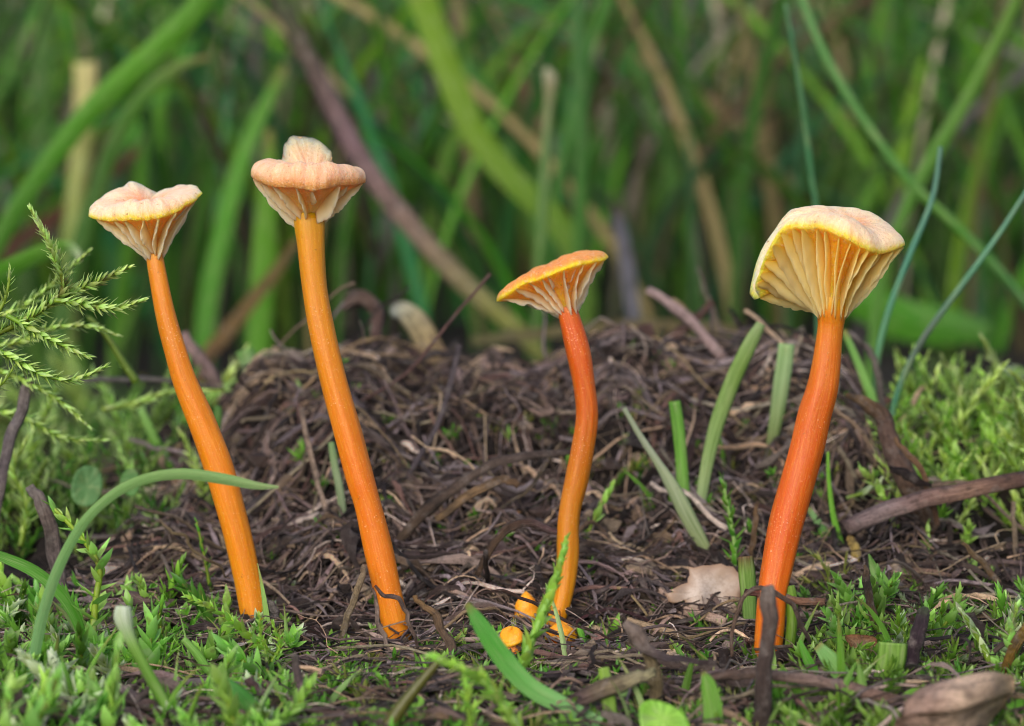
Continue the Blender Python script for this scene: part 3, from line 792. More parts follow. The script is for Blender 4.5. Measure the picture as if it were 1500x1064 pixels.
# twigs and dead stems one can point at
twig("thick brown twig lying across the front of the stoutest foot", [(1030, 995, 11), (1070, 990, 14), (1130, 989, 17), (1190, 996, 18), (1250, 1010, 20), (1310, 1026, 20), (1352, 1036, 19)], [(96, 76, 66), (120, 98, 86), (150, 126, 116), (140, 112, 98), (150, 124, 100)], d=27.2, n=40, base=0, rough=.28)
twig("dark upright stake in front of the stoutest foot", [(1124, 860, 16), (1127, 878, 26), (1125, 930, 22), (1119, 985, 24), (1110, 1090, 28)], [(160, 144, 130), (116, 100, 90), (84, 68, 60), (66, 54, 48)], d=26.9, rough=.3)
twig("smooth purple stem cut at a slant beside the wide green leaf", [(1356, 890, 10), (1352, 900, 20), (1345, 930, 23), (1334, 970, 23), (1322, 1010, 22)], [(86, 100, 70), (74, 58, 66), (64, 44, 52), (66, 44, 50)], dd=-.2, rough=.06)
twig("short dark broken stick beside the beige leaf", [(1044, 798, 10), (1050, 812, 15), (1062, 842, 15), (1078, 885, 14)], [(70, 54, 46), (50, 40, 36), (56, 42, 36)], dd=-.2)
twig("thin brown pointed stick standing in the moss", [(1267, 826, 4), (1270, 845, 12), (1274, 880, 12), (1280, 915, 12), (1288, 945, 11)], [(140, 110, 80), (44, 32, 28), (110, 84, 54), (96, 74, 48)], dd=-.05)
twig("long straight brown twig running from the mound to the bright moss", [(1240, 775, 26), (1290, 752, 27), (1350, 732, 26), (1420, 718, 25), (1500, 702, 25), (1580, 690, 24)], [(116, 96, 90), (160, 140, 136), (150, 122, 110), (154, 124, 102), (90, 68, 58), (150, 120, 96)], d=31.4, base=0, rough=.12)
twig("crumpled brown dead stem hanging over the long straight twig", [(1240, 578, 5), (1262, 588, 16), (1290, 608, 24), (1306, 650, 28), (1326, 700, 34), (1352, 750, 36), (1368, 790, 30), (1376, 840, 20), (1382, 900, 18)], [(150, 120, 80), (140, 110, 74), (120, 94, 80), (130, 104, 90), (104, 80, 60), (110, 84, 60), (70, 50, 40), (56, 42, 36)], d=31.9, rough=.45, flat=.5, n=44, cat="withered stalk", name="withered_stalk")
twig("dark withered strip peeling off the crumpled dead stem", [(1302, 684, 4), (1320, 692, 12), (1342, 704, 14), (1362, 712, 6)], [DRK, (60, 46, 40), DRK], d=31.5, flat=.4, base=-1)
twig("split tan strip beside the crumpled dead stem", [(1310, 640, 6), (1332, 668, 9), (1352, 696, 9), (1362, 730, 9), (1374, 770, 8)], [(150, 120, 84), (140, 110, 76), (110, 84, 60)], d=31.6, flat=.5)
twig("grey weathered twig resting in the bright moss", [(1325, 585, 14), (1350, 600, 22), (1400, 618, 24), (1450, 640, 22), (1510, 665, 22), (1570, 690, 20)], [(130, 110, 90), (140, 128, 124), (90, 76, 74), (140, 128, 124), (90, 76, 70)], d=36, base=0)
blade("orange tan dead blade over the grey weathered twig", [(1442, 590, 10), (1470, 612, 20), (1500, 640, 26), (1540, 670, 24)], [(180, 130, 80), (176, 136, 90), (150, 120, 80)], d=35.2, base=-1, mat=M_DRY, cat="dead blade")
twig("straight brown stick leaning up from the mound crest behind the smallest mushroom", [(872, 568, 18), (920, 540, 20), (970, 505, 18), (1010, 475, 15), (1045, 442, 11)], [(110, 84, 72), (124, 94, 84), (120, 88, 74), (110, 80, 66)], d=35.3, base=0, rough=.08)
twig("tan reed stick crossing behind the leaning brown stick", [(985, 440, 9), (1010, 465, 12), (1040, 500, 13), (1062, 530, 12)], [(180, 150, 110), (170, 136, 98), (150, 116, 80)], d=36.3, rough=.06)
twig("slim dry stalk standing up behind the crossing sticks", [(1020, 390, 3), (1034, 430, 6), (1050, 470, 8), (1070, 520, 8)], [(150, 136, 126), (150, 130, 116), (130, 110, 90)], d=37, rough=.06)
twig("short black curl poking up under the ruffled cap", [(1068, 452, 5), (1076, 466, 8), (1086, 482, 8), (1096, 505, 8)], [DRK, (40, 32, 32), DRK], d=36)
twig("straw dry stalk standing beside the tallest foot", [(536, 828, 8), (528, 850, 10), (514, 890, 11), (502, 930, 11), (494, 962, 11)], [(150, 130, 104), (150, 132, 100), (130, 116, 86), (120, 104, 76)], dd=-.1, rough=.08)
twig("grey peeling twig leaning under the feathery moss", [(44, 556, 17), (34, 590, 17), (20, 630, 15), (8, 670, 16), (0, 730, 14), (-10, 800, 12)], [(150, 140, 130), (150, 140, 140), (120, 108, 110), (130, 118, 110)], d=31.5, rough=.3, flat=.5)
twig("grey woody strip standing behind the long arching blade", [(42, 712, 14), (62, 740, 20), (78, 800, 22), (88, 860, 20), (84, 930, 18)], [(150, 140, 136), (124, 108, 100), (110, 96, 96), (96, 80, 76)], dd=.2, flat=.35, rough=.2)
twig("long dark root arching from the tallest stem toward the smallest", [(586, 792, 14), (620, 752, 18), (665, 716, 16), (715, 684, 15), (770, 668, 13), (838, 662, 7)], [(90, 70, 56), (84, 64, 54), (100, 82, 74), (96, 80, 76), (90, 74, 70)], d=31.6, rough=.3, flat=.6, base=0)
twig("tan frayed root strip below the dark arching root", [(640, 760, 10), (690, 724, 14), (735, 704, 12), (760, 712, 10)], [(140, 116, 80), (150, 124, 88), (120, 96, 70)], d=31.4, rough=.3, flat=.4, base=0)
twig("brown rootlet hooping up to the smallest orange stem", [(698, 842, 8), (715, 808, 11), (740, 778, 13), (765, 766, 12), (795, 772, 12), (830, 784, 6)], [(80, 60, 44), (90, 68, 50), (84, 62, 54), (100, 74, 80)], d=30.4, rough=.25, base=0)
twig("wiry dark red stalk arched beside the smallest foot", [(842, 940, 3), (843, 915, 4), (862, 900, 5), (895, 893, 5), (930, 900, 5), (962, 918, 5), (985, 938, 5)], [(76, 44, 44), (90, 50, 54), (80, 50, 50), (60, 44, 40)], dd=-.1, rough=.05, n=34)
twig("thin reddish stalk running over the squat orange button", [(700, 868, 3), (740, 868, 5), (780, 882, 5), (820, 905, 5), (870, 925, 4), (900, 940, 4)], [(90, 62, 50), (100, 70, 60), (86, 60, 50)], d=29.4, rough=.05, base=-1)
twig("short brown chip stuck across the stoutest foot", [(1092, 866, 8), (1120, 872, 12), (1160, 878, 13), (1208, 881, 11)], [(90, 60, 56), (150, 100, 76), (160, 120, 90), (150, 116, 90)], d=29.0, flat=.6)
twig("curled fibre looping over beside the dark stake", [(1072, 962, 5), (1074, 920, 6), (1088, 880, 7), (1112, 862, 8), (1140, 872, 8), (1165, 895, 7), (1186, 940, 6)], [(130, 104, 84), (130, 108, 90), (110, 88, 70), (84, 66, 54)], d=28.4, rough=.2, n=36)
twig("grey broken leaf strip bent over the pale log", [(916, 912, 12), (936, 935, 26), (958, 958, 15), (1000, 966, 9), (1050, 972, 8)], [(140, 124, 112), (130, 114, 104), (90, 78, 84), (80, 64, 60)], d=27.2, flat=.3, base=-1, cat="dead leaf", name="dead_leaf")
twig("pale splintered log lying in front of the smallest foot", [(808, 1040, 20), (850, 1024, 24), (895, 1006, 26), (930, 994, 22), (960, 984, 14)], [(96, 74, 70), (110, 86, 84), (150, 130, 104), (190, 176, 140), (180, 170, 130)], d=27.0, base=0, rough=.15)
twig("tan upright stub supporting the broken grey strip", [(950, 955, 18), (955, 980, 20), (960, 1010, 20), (966, 1050, 20)], [(120, 104, 76), (140, 124, 88), (130, 110, 76)], d=27.3, flat=.6)
twig("mauve straight stick standing near the white petal", [(430, 958, 9), (436, 985, 12), (444, 1020, 12), (450, 1064, 14)], [(140, 130, 120), (124, 104, 104), (116, 96, 98), (120, 100, 96)], d=27.2, rough=.08)
twig("dark purple brown twig lying before the peach funnel foot", [(362, 994, 14), (384, 1018, 11), (410, 1044, 12), (440, 1066, 12)], [(100, 74, 74), (84, 60, 64), (76, 54, 54)], d=27.4, base=0)
twig("black charred twig lying at the peach funnel foot", [(326, 996, 8), (350, 978, 9), (372, 966, 10), (396, 972, 7)], [(50, 44, 46), (44, 38, 38), (90, 70, 60)], mode='lie', lift=.15)
twig("black charred log piece lying behind the moss spear", [(690, 985, 10), (705, 982, 22), (740, 976, 24), (760, 972, 18)], [(44, 42, 46), (36, 34, 40), (40, 38, 40)], mode='lie', lift=.12)
twig("brown woody chunk lying beside the tiny orange button", [(714, 915, 12), (735, 918, 17), (765, 922, 17), (792, 926, 12)], [(120, 92, 60), (110, 84, 56), (90, 70, 54)], mode='lie', lift=.3)
twig("thin brown upright stalk behind the stoutest foot", [(1110, 735, 4), (1107, 760, 8), (1102, 800, 9), (1098, 830, 8)], [(130, 96, 70), (124, 92, 66), (96, 72, 54)], dd=-.1, rough=.1)
twig("pale wiggly dry grass thread beside the peach funnel foot", [(234, 762, 3), (252, 780, 5), (272, 786, 5), (280, 802, 5), (300, 818, 5), (322, 830, 4), (330, 846, 3)], [(170, 144, 110), (150, 126, 94), (120, 96, 72)], d=30.6, rough=.1, n=34)
twig("white lichened bark sliver against the peach funnel foot", [(386, 876, 5), (396, 886, 11), (402, 905, 12), (404, 935, 8)], [(180, 170, 160), (150, 140, 136), (70, 64, 66)], d=29.6, flat=.4, rough=.3)
twig("peeling fibre clinging to the side of the tallest foot", [(545, 862, 4), (550, 885, 6), (556, 915, 7), (566, 945, 7), (572, 962, 6)], [(130, 104, 90), (160, 140, 124), (170, 150, 134), (150, 130, 116)], d=28.8, rough=.3, flat=.5)
twig("rootlet wrapped around the front of the tallest foot", [(548, 860, 4), (562, 872, 6), (582, 878, 7), (594, 895, 7), (602, 920, 6), (612, 950, 5)], [(96, 64, 50), (130, 106, 96), (140, 120, 106), (110, 84, 70)], d=28.9, rough=.25)
twig("crumbly tan root cluster beside the tallest foot", [(606, 872, 7), (622, 890, 9), (636, 902, 11), (648, 925, 12), (662, 955, 14)], [(150, 116, 74), (140, 110, 76), (130, 104, 80), (120, 100, 84)], d=28.8, rough=.45, flat=.7)
twig("brown knotted root heap on the mound behind the tallest stem", [(500, 452, 10), (525, 440, 20), (548, 452, 24), (552, 490, 18), (556, 540, 14)], [(110, 92, 84), (110, 88, 76), (100, 76, 70), (110, 82, 76)], d=36, rough=.5, flat=.7)
twig("slender yellow sheath stub with torn tip in the moss by the long twig", [(1246, 785, 9), (1250, 800, 13), (1253, 820, 14), (1250, 850, 9)], [(190, 160, 90), (206, 180, 100), (170, 140, 70)], dd=-.1, flat=.4)
twig("tan dry stalk standing in the moss near the long twig end", [(1484, 735, 7), (1486, 780, 8), (1490, 830, 8), (1496, 870, 8)], [(150, 134, 110), (140, 124, 100), (120, 100, 80)], d=31.5, rough=.1)
twig("tan dead stalk bending over in the moss by the long twig", [(1410, 795, 5), (1430, 815, 9), (1455, 845, 10), (1474, 880, 10), (1490, 910, 10)], [(130, 104, 70), (120, 92, 64), (100, 78, 60)], d=30.6, rough=.1)
twig("grey mauve dead stem showing behind the peach funnel stem", [(268, 488, 14), (285, 515, 20), (305, 545, 22), (325, 575, 20), (345, 620, 16)], [(150, 124, 120), (140, 116, 110), (124, 100, 90)], d=36, rough=.15)
twig("thin grey horizontal stalk behind the feathery moss", [(90, 556, 6), (150, 556, 8), (210, 555, 8), (260, 560, 6), (330, 570, 5)], [(110, 110, 104), (120, 116, 112), (120, 110, 100)], d=34.5, base=0, rough=.1)

# ------------------------------------------------------------------ flat leaves
def leaf_disc(label, outline, depth, cols, cat, name, mat, cup=.1, tilt=(0, 0), parent=None, rings=6, smooth_n=48, wob=.02, jag=0.0):
    """leaf from its outline; tilt = depth change per cm to the right / upward"""
    o = cr([(a, b) for a, b in outline], smooth_n, closed=True)
    c = o.mean(0)
    if jag:
        o = c + (o - c) * (1 + jag * np.random.default_rng(3).normal(size=(smooth_n, 1)))
    rows = []
    for k in range(rings + 1):
        f = k / rings
        q = c + (o - c) * f
        w = []
        for i, (x, y) in enumerate(q):
            dx, dy = (x - c[0]) * depth * K, (c[1] - y) * depth * K
            r2 = (dx * dx + dy * dy)
            w.append(P(x, y, depth + tilt[0] * dx + tilt[1] * dy - cup * math.sqrt(r2) * f + wob * float(vnoise(dx * 6 + x * .01, dy * 6))))
        rows.append(np.array(w))
    top = np.vstack(rows)
    back = top + nrm(top - CAM) * 0.012
    n = smooth_n
    V = np.vstack([top, back]); B = len(top)
    F = []
    for k in range(rings):
        for i in range(n):
            a0, a1, b0, b1 = k * n + i, k * n + (i + 1) % n, (k + 1) * n + i, (k + 1) * n + (i + 1) % n
            F.append((a0, a1, b1, b0)); F.append((B + a0, B + b0, B + b1, B + a1))
    e = rings * n
    for i in range(n): F.append((e + i, e + (i + 1) % n, B + e + (i + 1) % n, B + e + i))
    cc = grad(cols, rings + 1); cc = np.repeat(cc, n, 0)
    ang = np.tile(np.linspace(0, 1, n), rings + 1)
    a = Acc(); a.add(V, F, np.vstack([cc, cc]), np.tile(np.repeat(np.linspace(0, .5, rings + 1), n), 2), np.tile(ang, 2))
    if parent is None:
        return obj(name, a, mat, origin=P(c[0], c[1], depth), label=label, cat=cat)
    return obj(name, a, mat, parent=parent)

leaf_disc("beige fallen leaf with ragged edge lying behind the dark broken stick", [(979, 870), (986, 862), (1004, 852), (1012, 836), (1028, 828), (1048, 826), (1072, 832), (1090, 850), (1084, 880), (1078, 900), (1060, 916), (1046, 906), (1030, 894), (1012, 896), (1002, 880), (986, 884)], Gd(1030, 905) - .12, [(190, 174, 162), (184, 166, 152), (150, 120, 96)], "fallen leaf", "fallen_leaf", M_BEIGE, cup=.0, tilt=(.25, .35), wob=.05, jag=.055)
leaf_disc("rounded grey green clover leaf under the arching blade", [(104, 715), (112, 690), (130, 682), (146, 690), (150, 715), (140, 738), (122, 742), (108, 734)], 32.6, [(96, 140, 84), (100, 144, 90)], "clover leaf", "clover_leaf", M_BLADE, tilt=(.2, .3))
leaf_disc("small green round leaf beside the grey clover leaf", [(176, 712), (180, 694), (192, 686), (202, 694), (204, 715), (192, 728)], 32.7, [(100, 150, 80), (110, 156, 84)], "clover leaf", "clover_leaf", M_BLADE, tilt=(-.2, .3))
leaf_disc("round bright green seedling leaf below the curved blade", [(592, 1040), (600, 1024), (615, 1020), (625, 1034), (622, 1052), (606, 1060), (594, 1052)], 27.2, [(150, 196, 90), (136, 186, 76)], "seedling leaf", "seedling_leaf", M_BLADE, tilt=(.2, .2))
leaf_disc("round green seedling leaf next to the moss tuft", [(536, 1052), (542, 1038), (556, 1034), (566, 1042), (568, 1060), (552, 1070), (540, 1066)], 27.1, [(140, 190, 90), (124, 176, 76)], "seedling leaf", "seedling_leaf", M_BLADE, tilt=(-.2, .2))
leaf_disc("pale ridged bark flake stuck in the moss by the pointed stick", [(1238, 932), (1262, 930), (1284, 936), (1284, 960), (1277, 986), (1262, 968), (1248, 950)], Gd(1264, 980) - .1, [(206, 176, 140), (200, 164, 122), (150, 100, 60)], "bark flake", "bark_flake", M_DRY, cup=.02)
leaf_disc("bright green lobed leaf at the front beside the cut leaf", [(936, 1040), (950, 1026), (975, 1030), (1000, 1044), (1010, 1070), (980, 1090), (945, 1080)], 26.2, [(160, 200, 84), (140, 190, 70)], "leaf", "green_leaf", M_BLADE, tilt=(.1, .4))
leaf_disc("pale green pointed leaf standing behind the pointed stick", [(1272, 812), (1282, 824), (1300, 850), (1316, 862), (1314, 880), (1300, 888), (1286, 870), (1276, 844)], Gd(1302, 895) - .1, [(140, 180, 110), (120, 170, 90)], "leaf", "green_leaf", M_BLADE)
leaf_disc("broad dark green leaf in shade below the feathery moss", [(-30, 880), (-20, 830), (10, 825), (30, 850), (34, 880), (15, 915), (-15, 915)], 33, [(60, 110, 50), (56, 104, 44)], "leaf", "green_leaf", M_BLADE)
leaf_disc("white translucent petal on a thread lying by the straw stalk", [(440, 966), (452, 960), (462, 953), (461, 968), (466, 978), (474, 992), (468, 992), (458, 976), (448, 972)], Gd(456, 985) - .15, [(214, 210, 196), (206, 200, 184)], "petal", "petal", M_DRY)

# curled dry leaf at the front
def sheet(label, net, cols, name, cat, mat, nu=30, nv=24, depth=26, thick=.02):
    net = np.array(net, float)
    rows = [cr(r, nv) for r in net]
    A_ = np.array(rows)
    B_ = np.stack([cr(A_[:, j], nu) for j in range(nv)], 1)
    V = np.array([[P(x, y, depth + dd) for x, y, dd in r] for r in B_])
    V = V + (0.05 * np.sin(np.linspace(0, 22, nu) + 3 * np.sin(np.linspace(0, 4, nu)))[:, None, None]) * np.array([0, .6, .8]) + 0.05 * np.stack([vnoise(V[..., 0] * 4 + k * 9, V[..., 2] * 4) for k in range(3)], -1)
    du = np.gradient(V, axis=0); dv = np.gradient(V, axis=1)
    nn = nrm(np.cross(du, dv))
    top = V.reshape(-1, 3); bot = (V + nn * thick).reshape(-1, 3)
    B = len(top); F = []
    for i in range(nu - 1):
        for j in range(nv - 1):
            q = i * nv + j
            F.append((q, q + 1, q + nv + 1, q + nv)); F.append((B + q, B + q + nv, B + q + nv + 1, B + q + 1))
    for i in range(nu - 1):
        for q, s in ((i * nv, nv), (i * nv + nv - 1, nv)): F.append((q, q + s, B + q + s, B + q))
    for j in range(nv - 1):
        for q in (j, (nu - 1) * nv + j): F.append((q, q + 1, B + q + 1, B + q))
    g = grad(cols, nv); g = np.tile(g, (nu, 1))
    a = Acc(); a.add(np.vstack([top, bot]), F, np.vstack([g, g]), np.tile(np.tile(np.linspace(0, 1.2, nv), nu), 2), np.tile(np.repeat(np.linspace(0, 1, nu), nv), 2))
    return obj(name, a, mat, origin=top[0], label=label, cat=cat)
sheet("curled brown dry leaf at the end of the thick lying twig",
      [[(1345, 1030, -.1), (1375, 1012, -.3), (1410, 998, -.4), (1445, 992, -.3), (1478, 996, 0)],
       [(1335, 1040, -.5), (1370, 1030, -.8), (1410, 1018, -.9), (1448, 1004, -.7), (1482, 1000, -.1)],
       [(1318, 1058, -.5), (1360, 1056, -.8), (1400, 1048, -.9), (1440, 1030, -.7), (1476, 1012, -.2)],
       [(1312, 1085, -.1), (1355, 1090, -.3), (1395, 1090, -.4), (1430, 1070, -.3), (1466, 1030, 0)],
       [(1330, 1110, .4), (1360, 1115, .4), (1395, 1110, .3), (1430, 1085, .3), (1460, 1040, .4)]],
      [(170, 136, 120), (190, 156, 140), (214, 184, 160), (206, 174, 146), (190, 156, 120)], "dry_leaf", "dry leaf", M_DRY, depth=26.7)

# ------------------------------------------------------------------ moss
def leaf_mesh(name, width, curve, col0, col1):
    """one pointed keeled moss leaf, one unit long along +Y"""
    t = np.array([0, .18, .42, .68, .88, 1.0])
    w = np.array([.55, .92, 1.0, .66, .28, .0]) * width
    V = []; C = []
    for a, b in zip(t, w):
        zc = curve * a * a
        for s in (-1, 0, 1):
            V.append((s * b * .5, a, zc + (.22 * b if s else 0)))
            C.append(lin(col0) * (1 - a) + lin(col1) * a)
    F = [(i * 3 + j, i * 3 + j + 1, (i + 1) * 3 + j + 1, (i + 1) * 3 + j) for i in range(5) for j in (0, 1)]
    return np.array(V), F, np.array(C)

LEAFV = {}
def leafdat(kind):
    if kind not in LEAFV:
        LEAFV[kind] = {
            'feather': leaf_mesh('leaf', .29, .22, (158, 196, 60), (206, 228, 150)),
            'broad': leaf_mesh('leaf', .46, .18, (145, 197, 67), (179, 224, 123)),
            'scale': leaf_mesh('leaf', .42, -.15, (152, 201, 56), (190, 230, 112)),
            'pale': leaf_mesh('leaf', .42, .05, (150, 180, 90), (222, 230, 200)),
            'fine': leaf_mesh('leaf', .2, .25, (112, 163, 44), (156, 201, 89)),
            'dark': leaf_mesh('leaf', .3, .15, (89, 145, 38), (129, 185, 71)),
            'olive': leaf_mesh('leaf', .16, .25, (120, 130, 50), (180, 176, 100)),
        }[kind]
    return LEAFV[kind]

def shoot_frames(p, n, L, ang, mode, rnd, taper=.5, stem_skip=.05):
    """placements of leaves along an axis"""
    t, S, B = frames(p)
    out = []
    m = len(p)
    for k in range(n):
        f = stem_skip + (1 - stem_skip) * k / max(n - 1, 1)
        i = min(int(f * (m - 1)), m - 2); g = f * (m - 1) - i
        q = p[i] * (1 - g) + p[i + 1] * g
        if mode == 'flat':
            az = (0 if k % 2 else math.pi) + rnd.normal() * .95
        else:
            az = k * 2.4 + rnd.normal() * .25
        rad = S[i] * math.cos(az) + B[i] * math.sin(az)
        an = ang * (1 - .55 * f ** 3) * rnd.uniform(.65, 1.3)
        d = nrm(t[i] * math.cos(an) + rad * math.sin(an))
        up = nrm(t[i] * math.sin(an) - rad * math.cos(an))
        l = L * (1 - taper * f ** 2) * rnd.uniform(.8, 1.15) * (.6 + .4 * min(1, f * 5))
        x = np.cross(d, up)
        out.append((q, np.stack([x, d, up], 1), l))
    return out

_lm_cache = {}
def shared_leaf(kind):
    if kind not in _lm_cache:
        V, F, C = leafdat(kind)
        a = Acc(); a.add(V, F, C)
        _lm_cache[kind] = mesh_from(a, "leaf", M_MOSS)
    return _lm_cache[kind]

def moss_hero(label, axes, kind, L, n, ang=.9, mode='spiral', group=None, d=None, stem_w=5, stem_col=(130, 160, 50), seed=0, base=0, dd=0.0, cat="moss shoot", name="moss_shoot", taper=.5):
    """axes: pixel polylines; first is the main axis and its first point is the base; leaves are parts"""
    rnd = np.random.default_rng(seed)
    if d is None: d = Gd(*axes[0][0][:2]) + dd
    root = thing(name, P(axes[0][0][0], axes[0][0][1], d), label=label, cat=cat, group=group)
    sa = Acc()
    me = shared_leaf(kind)
    for ax_i, axp in enumerate(axes):
        q = np.array([list(r) + [0.0] * (3 - len(r)) for r in axp], float)
        r = cr(q, 24)
        p = np.array([P(a, b, d + c) for a, b, c in r])
        w = np.linspace(1, .45, 24) * stem_w * .5 * d * K
        tube(sa, p, w, lin(stem_col), sides=6)
        ln = np.linalg.norm(np.diff(p, axis=0), axis=1).sum()
        nl = max(4, int(n * ln))
        for (pos, R, l) in shoot_frames(p, nl, L * d * K, ang, mode, rnd, taper):
            o = bpy.data.objects.new("leaf", me)
            COL.objects.link(o)
            o.parent = root
            M = Matrix(R.tolist()).to_4x4() @ Matrix.Diagonal((l, l, l, 1))
            M.translation = Vector((pos - np.array(root["_o"])).tolist())
            o.matrix_local = M
    obj("stem", sa, M_MOSS, parent=root)
    return root

# feathery fronds at the left
moss_hero("feathery moss frond with an upright branch beside the peach funnel", [[(-30, 500, .1), (20, 478), (60, 455), (92, 425), (82, 380, -.1), (66, 345, -.1), (46, 308, 0)]], 'feather', 27, 105, 1.05, 'flat', d=29.6, stem_w=9, seed=1)
moss_hero("feathery moss branch pointing up toward the peach funnel stem", [[(70, 450), (105, 428), (145, 412), (188, 392)]], 'feather', 26, 105, 1.0, 'flat', d=29.7, stem_w=9, seed=2)
moss_hero("feathery moss branch reaching out toward the peach funnel stem", [[(80, 440), (120, 445), (165, 452), (210, 440)]], 'feather', 26, 105, 1.0, 'flat', d=29.3, stem_w=8, seed=3)
moss_hero("drooping feathery moss branch below the upright one", [[(10, 462), (50, 485), (90, 505), (128, 522)]], 'feather', 26, 105, 1.0, 'flat', d=29.2, stem_w=8, seed=4)
moss_hero("lowest feathery moss branch above the grey peeling twig", [[(-20, 505), (20, 525), (60, 548), (105, 556), (154, 538)]], 'feather', 26, 105, 1.0, 'flat', d=29.0, stem_w=8, seed=5)
moss_hero("small feathery moss tip at the very edge beside the upright branch", [[(-20, 480), (2, 450), (12, 420), (14, 395)]], 'feather', 24, 34, .9, 'flat', d=29.4, stem_w=7, seed=6)
moss_hero("dim green moss stem slanting behind the feathery moss", [[(200, 560), (180, 530), (155, 490), (130, 465)]], 'feather', 16, 36, .6, 'spiral', d=33, stem_w=14, seed=7)
moss_hero("short feathery moss tuft low at the edge under the lowest branch", [[(-40, 600), (-15, 575), (5, 560), (22, 535)]], 'feather', 26, 30, .9, 'flat', d=29.8, stem_w=7, seed=9)
moss_hero("soft blurred moss frond crossing behind the upright feathery branch", [[(-30, 470), (20, 455), (60, 430), (100, 395), (128, 370)]], 'feather', 24, 60, .9, 'spiral', d=31.4, stem_w=8, seed=51)
moss_hero("soft blurred moss frond filling the gap under the upright branch", [[(-20, 510), (30, 500), (80, 480), (130, 478), (170, 490)]], 'feather', 24, 60, .9, 'spiral', d=31.2, stem_w=8, seed=52)
moss_hero("blurred moss frond hanging behind the lowest feathery branch", [[(-10, 540), (40, 560), (90, 590), (130, 625)]], 'feather', 24, 60, .9, 'spiral', d=31.5, stem_w=8, seed=53)
moss_hero("blurred moss frond between the lowest branch and the clover leaves", [[(-30, 600), (30, 610), (90, 640), (150, 645)]], 'feather', 26, 56, .9, 'spiral', d=32, stem_w=8, seed=54)
moss_hero("blurred green moss frond just behind the peach funnel stem's middle", [[(150, 600), (200, 590), (250, 575), (330, 572)]], 'feather', 22, 60, .8, 'spiral', d=34.2, stem_w=9, seed=55)
moss_hero("soft green moss frond standing behind the grey peeling twig", [[(30, 800), (40, 740), (20, 690), (40, 640)]], 'feather', 26, 56, .9, 'spiral', d=32.2, stem_w=9, seed=56)
# front left
moss_hero("tall glassy moss shoot rising through the arching blade", [[(132, 985), (136, 930), (140, 880), (146, 835), (132, 805), (108, 775), (76, 742)]], 'broad', 46, 16, 1.1, 'spiral', stem_w=12, seed=11, dd=-.1)
moss_hero("slim moss shoot with upright pointed leaves before the funnel foot", [[(246, 985), (240, 945), (234, 905), (240, 868)]], 'dark', 28, 40, .6, 'spiral', stem_w=5, seed=12, dd=-.05)
moss_hero("bright moss shoot leaning against the peach funnel foot", [[(404, 960), (375, 940), (345, 915), (310, 890), (274, 874)]], 'scale', 28, 40, .7, 'spiral', stem_w=5, seed=13, d=28.6)
moss_hero("leafy moss tuft overlapping the front of the funnel foot", [[(392, 975), (388, 950), (382, 930), (380, 902)], [(398, 970), (410, 945), (400, 915)]], 'scale', 20, 44, .9, 'spiral', stem_w=5, seed=14, d=28.4)
moss_hero("shaded moss shoot standing behind the pale wiggly thread", [[(310, 880), (304, 840), (296, 800), (288, 765)]], 'dark', 20, 24, .9, 'spiral', stem_w=6, seed=15, d=30.8)
moss_hero("big soft moss shoot with large upright leaves at the front", [[(160, 1100), (160, 1060), (165, 1010), (172, 955)]], 'broad', 58, 14, .55, 'spiral', stem_w=14, seed=16, d=26.6)
moss_hero("blurred yellow green moss shoot at the very front corner", [[(40, 1110), (45, 1075), (70, 1030), (86, 985)]], 'broad', 56, 13, .7, 'spiral', stem_w=14, seed=17, d=25.2)
moss_hero("yellow moss shoot spreading at the front corner below the pale buds", [[(-10, 1110), (0, 1080), (10, 1050), (14, 1010)]], 'broad', 56, 13, .8, 'spiral', stem_w=14, seed=27, d=25.0)
moss_hero("pale silvery moss bud with closed pointed leaves by the arching blade", [[(92, 985), (88, 960), (78, 930), (66, 908)]], 'pale', 34, 26, .28, 'spiral', stem_w=8, seed=18, dd=0)
moss_hero("small silvery moss bud at the foot of the arching blade", [[(52, 985), (44, 968), (34, 950)]], 'pale', 28, 26, .3, 'spiral', stem_w=7, seed=19, dd=0)
moss_hero("silvery moss shoot spreading flat beside the glossy curling blade", [[(30, 1005), (60, 990), (95, 978), (130, 985)]], 'pale', 36, 22, .55, 'spiral', stem_w=7, seed=20, dd=-.3)
# front centre
moss_hero("upright green moss spear with tight scale leaves before the smallest foot", [[(742, 1080), (752, 1020), (768, 965), (796, 895), (815, 845), (828, 796)]], 'scale', 46, 26, .42, 'spiral', stem_w=15, seed=21, d=27.6, stem_col=(150, 190, 90), taper=.6)
moss_hero("blurred moss shoot bowing down at the front of the tallest mushroom", [[(775, 1090), (745, 1045), (715, 1005), (682, 982), (640, 964)]], 'scale', 42, 28, .55, 'spiral', stem_w=14, seed=22, d=26.0, stem_col=(140, 180, 80))
moss_hero("blurred upright moss tuft beside the bowing moss shoot", [[(690, 1110), (690, 1070), (686, 1030), (682, 1000)]], 'scale', 34, 30, .7, 'spiral', stem_w=12, seed=23, d=25.8)
moss_hero("olive woody moss stem slanting up to the bowing moss tip", [[(562, 1075), (585, 1040), (612, 1005), (642, 970)]], 'olive', 20, 18, .5, 'spiral', stem_w=26, seed=24, d=26.4, stem_col=(110, 110, 50))
